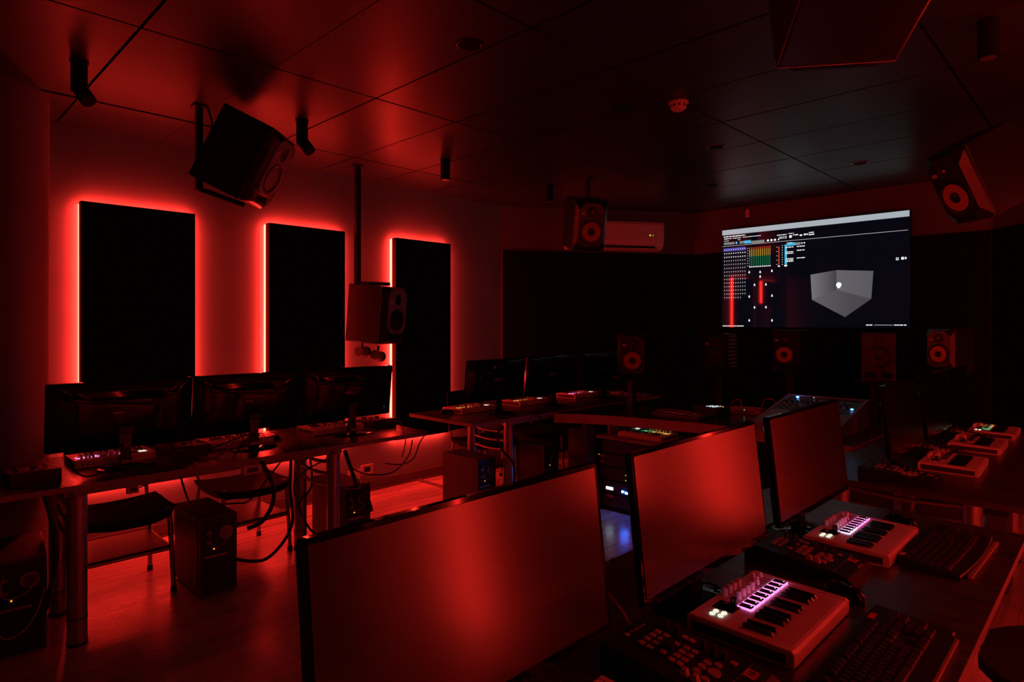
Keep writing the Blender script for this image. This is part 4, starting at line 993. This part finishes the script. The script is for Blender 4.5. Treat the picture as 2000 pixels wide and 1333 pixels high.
# ------------------------------------------------------------------ chairs (sitter faces -Y)
def chair():
    r = empty('student_chair', (0, 0, 0))
    b = MB(); rings = []
    def seatz(x, y): return 0.455 + 0.10 * x * x * 3 - 0.018 * math.sin((y + 0.25) / 0.45 * PI)
    for k in range(13):
        y = -0.26 + 0.46 * k / 12
        wv = 0.24 * (1 - 0.55 * max(0, (-(y) - 0.12) / 0.14) ** 2.2) * (0.97 if y > 0.15 else 1)
        top = [(wv * (-1 + 2 * q / 12), y, seatz(wv * (-1 + 2 * q / 12), y)) for q in range(13)]
        rings.append(top + [(x * 0.9, y2, z - 0.045) for x, y2, z in reversed(top)])
    b.loft(rings).build('seat', M_blackm, r, smooth=True)
    b = MB(); rings = []
    for k in range(11):
        t = k / 10; z = 0.52 + 0.33 * t; wv = 0.21 - 0.03 * t ** 3; y0 = 0.225 + 0.07 * t
        fr = [(wv * (-1 + 2 * q / 12), y0 - 0.035 * (1 - (-1 + 2 * q / 12) ** 2) * -1, z) for q in range(13)]
        rings.append(fr + [(x, y2 + 0.016, z2) for x, y2, z2 in reversed(fr)])
    b.loft(rings).build('backrest', M_blackm, r, smooth=True)
    for s in (-1, 1):
        MB().tube([(s * 0.19, 0.20, 0.44), (s * 0.195, 0.25, 0.52), (s * 0.19, 0.275, 0.72)], 0.011, sub=5).build('back_post', M_metal, r, smooth=True)
        lg = MB().tube([(s * 0.185, -0.13, 0.44), (s * 0.20, -0.155, 0.41), (s * 0.215, -0.175, 0.02)], 0.0125, sub=5, seg=12).build('leg', M_metal, r, smooth=True)
        MB().cyl((s * 0.215, -0.175, 0.0), (s * 0.215, -0.175, 0.03), 0.016, seg=12).build('foot_cap', M_black, lg)
        lg = MB().tube([(s * 0.185, 0.17, 0.44), (s * 0.20, 0.20, 0.41), (s * 0.215, 0.245, 0.02)], 0.0125, sub=5, seg=12).build('leg', M_metal, r, smooth=True)
        MB().cyl((s * 0.215, 0.245, 0.0), (s * 0.215, 0.245, 0.03), 0.016, seg=12).build('foot_cap', M_black, lg)
        MB().tube([(s * 0.208, -0.165, 0.235), (s * 0.208, 0.22, 0.235)], 0.010, sub=1, seg=10).build('side_stretcher', M_metal, r, smooth=True)
    MB().tube([(-0.20, -0.166, 0.235), (0.20, -0.166, 0.235)], 0.010, sub=1, seg=10).build('front_stretcher', M_metal, r, smooth=True)
    MB().box((0, 0.028, 0.247), (0.40, 0.38, 0.010), 0.002).build('under_shelf', M_tray, r)
    MB().box((0, 0.0, 0.405), (0.37, 0.30, 0.016), 0.004).build('seat_frame', M_dmetal, r)
    return r
chp = chair(); G4 = 'black chairs tucked under the left desks'
put(chp, 0.92, 3.88, 0, 0.0, 'black chair tucked under the desk nearest the round column', 'chair', G4)
put(copy_tree(chp), 1.64, 4.00, 0, 0.05, 'black chair behind the lone computer tower, bright frame catching the glow', 'chair', G4)
put(copy_tree(chp), 3.72, 3.98, 0, 0.0, 'black chair under the far left desk, nearer the panels', 'chair', G4)
put(copy_tree(chp), 4.40, 4.02, 0, 0.0, 'black chair under the far left desk, nearer the front wall', 'chair', G4)
c5 = put(copy_tree(chp), 2.44, 0.06, 0, PI, 'black chair at the user side of the nearest desk, only its back corner showing', 'chair', None)
c6 = put(copy_tree(chp), 3.95, 0.02, 0, PI, 'black chair on the user side of the desk beyond', 'chair', None)

# ------------------------------------------------------------------ central mixing desk
edge_pts = [(3.69, 3.17), (3.80, 3.01), (3.91, 2.74), (3.98, 2.45), (4.05, 2.10), (4.06, 1.85), (4.02, 1.62), (3.93, 1.25), (3.86, 1.10)]
md = empty('mixing_desk', (4.3, 2.1, 0))
L2 = lambda pts: [(x - 4.3, y - 2.1) for x, y in pts]
out = edge_pts + [(4.85, 1.10), (4.85, 2.90), (4.45, 3.17)]
b = MB(); b.prism(L2(out), 0.688, 0.759, m=M_edge2)
ins = [(x + (0.002 if i < len(edge_pts) else -0.002), y) for i, (x, y) in enumerate(out)]
b.prism(L2(ins), 0.7592, 0.7602, m=M_deskc); b.build('desktop', None, md)
MB().box((-0.15, 0.93, 0.345), (0.50, 0.035, 0.68), 0.002).build('side_board', M_side, md)
MB().box((0.45, 0.1, 0.38), (0.03, 1.7, 0.56), 0.002).build('modesty_board', M_side, md)
MB().box((0.08, -0.97, 0.35), (0.78, 0.035, 0.70), 0.002).build('side_board', M_side, md)
sh = MB(); sh.box((-0.28, 0.28, 0.607), (0.42, 0.95, 0.022), 0.001); sh.build('pull_out_shelf', M_edge, md)
for yy in (0.70, -0.16): MB().box((-0.26, yy, 0.658), (0.30, 0.018, 0.082), 0.001).build('shelf_bracket', M_edge, md)
# sloping rack console on the desktop
b = MB(); prr = [(4.02, 0.761), (4.02, 0.822), (4.65, 0.95), (4.65, 0.761)]
for ya, yb in ((1.225, 1.243), (1.732, 1.75)):
    b.loft([[(x - 4.3, ya - 2.1, z) for x, z in prr], [(x - 4.3, yb - 2.1, z) for x, z in prr]])
b.loft([[(x - 4.3, 1.243 - 2.1, z) for x, z in [(4.02, 0.762), (4.02, 0.820), (4.30, 0.877), (4.30, 0.762)]], [(x - 4.3, 1.732 - 2.1, z) for x, z in [(4.02, 0.762), (4.02, 0.820), (4.30, 0.877), (4.30, 0.762)]]])
b.box((4.64 - 4.3, 1.4875 - 2.1, 0.853), (0.02, 0.50, 0.19))
b.build('console_frame', M_baffle, md)
sl = math.atan2(0.128, 0.63)
def cz(x): return 0.822 + (x - 4.02) * 0.2032
def atc(x, y, dz=0): return Matrix.Translation((x - 4.3, y - 2.1, cz(x) + dz)) @ Matrix.Rotation(-sl, 4, 'Y')
MB().box((0, 0, -0.014), (0.32, 0.486, 0.01), M=atc(4.47, 1.4875)).build('rack_face', M_black, md)
for rw, (xx, cnt) in enumerate(((4.55, 12), (4.49, 12), (4.43, 10), (4.37, 10))):
    for k in range(cnt):
        y = 1.70 - 0.035 * k * 12 / cnt
        MB().cyl((0, 0, -0.008), (0, 0, 0.006), 0.0062, seg=12, M=atc(xx, y)).build('rack_knob', M_greyink if rw != 1 else M_black, md)
MB().sphere((0, 0, 0), (0.022, 0.022, 0.014), M=atc(4.585, 1.665, 0.0)).build('blue_lamp', M_bluesoft, md)
MB().sphere((0, 0, 0), (0.02, 0.02, 0.01), M=atc(4.42, 1.265, 0.0)).build('blue_lamp', M_bluesoft, md)
MB().sphere((0, 0, 0), (0.006, 0.006, 0.004), M=atc(4.60, 1.56, 0.0)).build('white_lamp', M_wled, md)
tag(md, 'wide central mixing desk with red-lit front edge and sloping rack console', 'desk')

put(copy_tree(mc), 3.99, 2.52, 0.618, -PI / 2 , 'white mini keyboard with green pads on the pull-out shelf of the mixing desk', 'keyboard', 'mini piano keyboards')
k3 = copy_tree(k1); put(k3, 4.28, 2.40, 0.7605, -PI / 2 - 0.1, 'black computer keyboard lying on the mixing desk', 'keyboard', None)
# small dark tray and boxes on the mixing desk
def lowbox(name, x, y, z, d, rz, m_, label, cat, extra=None, g=None):
    o = empty(name, (x, y, z), rz)
    MB().box((0, 0, d[2] / 2), d, 0.003).build('body', m_, o)
    if extra: extra(o, d)
    return tag(o, label, cat, g)
def dots(o, d):
    rr2 = random.Random(2)
    for k in range(14):
        MB().cyl((-0.05 + 0.022 * (k % 5) , -0.05 + 0.03 * (k // 5), d[2]), (-0.05 + 0.022 * (k % 5), -0.05 + 0.03 * (k // 5), d[2] + 0.003), 0.0042, seg=8).build('lit_dot', M_wled, o)
    MB().sphere((0.02, -0.085, d[2] + 0.002), (0.010, 0.010, 0.008)).build('amber_lamp', M_amber, o)
lowbox('button_box', 4.56, 2.30, 0.7605, (0.16, 0.22, 0.055), -0.2, M_black, 'small black box with a cluster of white dot lights on the mixing desk', 'controller', dots)
def tabl(o, d):
    MB().box((0, 0, d[2] + 0.0005), (d[0] - 0.02, d[1] - 0.02, 0.001)).build('glass', M_gloss, o)
lowbox('tablet', 4.52, 2.72, 0.7605, (0.22, 0.30, 0.010), -0.25, M_dmetal, 'flat dark tablet with pale rim at the far side of the mixing desk', 'tablet', tabl)
def rbx(o, d):
    for k in range(4): MB().cyl((-d[0] / 2 - 0.004, -0.06 + 0.04 * k, 0.022), (-d[0] / 2, -0.06 + 0.04 * k, 0.022), 0.007, seg=12).build('knob', M_black, o)
    MB().sphere((-d[0] / 2 - 0.002, 0.0, 0.034), (0.006, 0.008, 0.008)).build('green_lamp', M_green, o)
lowbox('audio_interface', 4.74, 2.10, 0.7605, (0.13, 0.24, 0.045), 0.1, M_sticker, 'small red audio interface box with a green light on the mixing desk', 'audio device', rbx)
def cable(name, pts, r, m_, label, g=None, sub=8):
    o = MB().tube(pts, r, sub=sub).build(name, m_, None, smooth=True)
    return tag(o, label, 'cable', g)
cable('cable', [(4.76, 2.0, 0.80), (4.78, 1.98, 0.87), (4.74, 1.90, 0.885), (4.66, 1.84, 0.84), (4.62, 1.80, 0.775)], 0.004, M_rcable, 'red cable arching from the small interface to the rack console', 'red cables on the mixing desk')
cable('cable', [(4.77, 2.16, 0.795), (4.80, 2.18, 0.85), (4.80, 2.24, 0.84), (4.82, 2.28, 0.77)], 0.004, M_rcable, 'short red cable curling behind the small interface', 'red cables on the mixing desk')
# dim gadgets on the far end of the desk near the lone speaker
for k, (x, y, rz, lb) in enumerate(((5.36, 3.74, 0.3, 'nearest the wall'), (5.38, 3.58, 0.2, 'in the middle'), (5.36, 3.42, 0.25, 'nearest the desk edge'))):
    o = lowbox('folded_stand', x, y, DZ, (0.16, 0.11, 0.018), rz, M_edge, 'low folded gadget on the dark desk under the lone speaker, ' + lb, 'gadget', lambda o, d: MB().tube([(-0.06, 0.02, d[2]), (0.05, -0.01, d[2] + 0.03)], 0.004, sub=1).build('arm', M_metal, o), 'folded gadgets under the lone speaker')

# rack tower with blue lamp below the mixing desk
rk = empty('equipment_rack', (4.22, 2.68, 0))
MB().box((0, 0, 0.295), (0.42, 0.60, 0.58), 0.004).build('cabinet', M_blackm, rk)
for k in range(5): MB().box((-0.213, 0, 0.08 + 0.105 * k), (0.008, 0.56, 0.092), 0.002).build('rack_unit', M_black, rk)
MB().box((-0.219, 0.19, 0.175), (0.003, 0.062, 0.020)).build('lit_plate', M_wplate, rk, label='white lit plate')
MB().box((-0.219, 0.185, 0.115), (0.003, 0.060, 0.016)).build('red_label', M_sticker, rk)
MB().sphere((-0.220, 0.068, 0.17), (0.012, 0.022, 0.018)).build('blue_lamp', M_blue, rk, smooth=True)
MB().box((-0.219, 0.035, 0.165), (0.003, 0.022, 0.014)).build('blue_lamp', M_blue, rk)
for z in (0.30, 0.26): MB().sphere((-0.219, 0.04, z), (0.006, 0.008, 0.008)).build('green_lamp', M_yellow, rk)
for z in (0.42, 0.375): MB().box((-0.219, 0.262, z), (0.003, 0.045, 0.018)).build('red_label', M_sticker, rk)
MB().box((-0.219, 0.292, 0.425), (0.003, 0.006, 0.006)).build('green_lamp', M_yellow, rk)
for x in (-0.17, 0.17):
    for y in (-0.25, 0.25): MB().cyl((x, y, 0), (x, y, 0.006), 0.02, seg=14).build('foot', M_black, rk)
tag(rk, 'black equipment rack with white plate and blue lamp, below the mixing desk', 'rack')

# ------------------------------------------------------------------ cables
Gc = 'cables hanging under the panel-side desk'
cable('cable', [(1.43, 3.45, 0.33), (1.50, 3.42, 0.36), (1.56, 3.42, 0.45), (1.55, 3.40, 0.56), (1.48, 3.38, 0.70)], 0.012, M_cable, 'thick black cable rising from the lone computer tower to the desk', Gc)
cable('cable', [(1.36, 3.44, 0.18), (1.50, 3.36, 0.17), (1.66, 3.40, 0.30), (1.70, 3.50, 0.50), (1.72, 3.52, 0.70)], 0.009, M_cable, 'black cable looping out from the foot of the lone computer tower', Gc)
cable('cable', [(1.70, 3.45, 0.69), (1.80, 3.55, 0.62), (1.93, 3.70, 0.60), (1.97, 3.76, 0.40), (1.90, 3.78, 0.30), (1.98, 3.80, 0.12), (2.10, 3.80, 0.01)], 0.007, M_cable, 'black cable winding down the back leg of the panel-side desk', Gc)
cable('cable', [(1.98, 3.36, 0.69), (2.04, 3.38, 0.55), (2.10, 3.42, 0.45), (2.20, 3.46, 0.34), (2.24, 3.48, 0.25)], 0.013, M_cable, 'thick black cable sleeve running from the desk to the corner-side tower', Gc)
cable('cable', [(1.95, 3.38, 0.68), (1.78, 3.60, 0.50), (1.86, 3.62, 0.22), (1.84, 3.60, 0.16), (1.90, 3.70, 0.02), (2.02, 3.62, 0.008), (2.12, 3.50, 0.008)], 0.004, M_cable, 'thin black cable dropping to the floor by the back leg', Gc)
cable('cable', [(1.98, 3.36, 0.46), (2.06, 3.34, 0.455), (2.14, 3.45, 0.46), (2.86, 4.66, 0.18)], 0.004, M_gcable, 'thin grey cable from the corner-side leg to the wall plug', Gc)
cable('cable', [(2.45, 3.32, 0.70), (2.40, 3.30, 0.60), (2.28, 3.30, 0.52), (2.12, 3.32, 0.53), (2.02, 3.36, 0.58)], 0.004, M_cable, 'thin black cable sagging beneath the corner-side desk end', Gc)
cable('cable', [(2.56, 3.31, 0.735), (2.50, 3.305, 0.68), (2.44, 3.30, 0.58), (2.34, 3.30, 0.56), (2.24, 3.32, 0.58)], 0.004, M_cable, 'thin black cable drooping off the tip of the panel-side desk', Gc)
cable('cable', [(0.52, 3.42, 0.70), (0.545, 3.40, 0.58), (0.56, 3.40, 0.42), (0.545, 3.41, 0.30), (0.52, 3.42, 0.18), (0.48, 3.43, 0.12)], 0.011, M_cable, 'thick black cable bundle beside the tower near the column', Gc)
cable('cable', [(0.36, 3.42, 0.27), (0.35, 3.38, 0.18), (0.38, 3.36, 0.13), (0.44, 3.37, 0.14), (0.49, 3.39, 0.20), (0.52, 3.40, 0.30)], 0.0035, M_gcable, 'thin pale cable looping behind the tower near the column', Gc)
cable('cable', [(1.06, 3.35, 0.69), (1.12, 3.42, 0.55), (1.20, 3.50, 0.50), (1.42, 3.60, 0.44), (1.52, 3.62, 0.44), (1.66, 3.60, 0.60), (1.72, 3.56, 0.69)], 0.005, M_cable, 'long thin cable sagging above the lone computer tower', Gc)
Gd = 'cables on the panel-side desk'
cable('cable', [(0.86, 3.58, 0.86), (0.84, 3.50, 0.80), (0.80, 3.44, 0.752), (0.76, 3.38, 0.748), (0.72, 3.345, 0.746)], 0.004, M_cable, 'black cable from the column-side monitor neck to the desk edge', Gd)
cable('cable', [(0.62, 3.46, 0.80), (0.68, 3.42, 0.752), (0.80, 3.42, 0.775), (0.90, 3.44, 0.768), (1.0, 3.56, 0.748)], 0.004, M_cable, 'black cable arching over the desk before the column-side monitor', Gd)
cable('cable', [(1.12, 3.60, 0.79), (1.16, 3.52, 0.765), (1.22, 3.46, 0.747), (1.30, 3.48, 0.752), (1.40, 3.54, 0.80)], 0.0045, M_gcable, 'pale cable curving over the desk between the two monitors nearest the column', Gd)
cable('cable', [(2.44, 3.62, 0.79), (2.50, 3.54, 0.79), (2.46, 3.44, 0.748), (2.40, 3.345, 0.748), (2.39, 3.312, 0.70), (2.36, 3.31, 0.60)], 0.0035, M_gcable, 'pale cable running over the corner-side desk edge', Gd)
cable('cable', [(1.22, 3.46, 0.79), (1.50, 3.57, 0.83), (1.42, 3.50, 0.79), (1.36, 3.44, 0.748), (1.31, 3.36, 0.746)], 0.004, M_cable, 'thin black cable slanting from the monitor before the panel gap', Gd)
Ge = 'cables under the far left desk'
cable('cable', [(3.26, 3.30, 0.70), (3.22, 3.32, 0.62), (3.30, 3.34, 0.50), (3.40, 3.34, 0.40), (3.42, 3.34, 0.25), (3.34, 3.38, 0.14), (3.30, 3.42, 0.10)], 0.009, M_cable, 'black cable looping in front of the leg of the far left desk', Ge)
cable('cable', [(3.62, 3.30, 0.76), (3.66, 3.28, 0.70), (3.60, 3.28, 0.655), (3.50, 3.30, 0.70)], 0.006, M_cable, 'short black cable hooked over the edge of the far left desk', Ge)
cable('cable', [(1.05, 0.92, 0.745), (1.10, 0.90, 0.86), (1.17, 0.86, 0.845), (1.20, 0.82, 0.79), (1.205, 0.81, 0.745)], 0.005, M_gcable, 'cable arching up beside the bright nearest monitor', None)
cable('cable', [(1.32, 3.73, 2.69), (1.34, 3.715, 2.60), (1.325, 3.71, 2.50), (1.35, 3.68, 2.42), (1.37, 3.655, 2.38)], 0.006, M_cable, 'black cable hanging beside the short ceiling pole', None)
# small adapters clipped under the panel-side desk
def adapter(x, y, z, label, d=(0.10, 0.04, 0.05)):
    o = empty('power_adapter', (x, y, z)); MB().box((0, 0, 0), d, 0.004).build('body', M_white, o); MB().box((0, -d[1] / 2 - 0.001, 0), (d[0] * 0.6, 0.002, d[2] * 0.5)).build('label_print', M_side, o)
    MB().tube([(d[0] / 2, 0, 0), (d[0] / 2 + 0.05, 0, 0.02), (d[0] / 2 + 0.05, 0, 0.02 + 0.02)], 0.004).build('lead', M_cable, o)
    return tag(o, label, 'adapter', 'adapters under the panel-side desk')
adapter(1.43, 3.40, 0.665, 'pale power adapter hanging under the desk above the lone tower')
adapter(0.86, 3.40, 0.665, 'pale power adapter hanging under the desk above the near chair', (0.05, 0.03, 0.04))
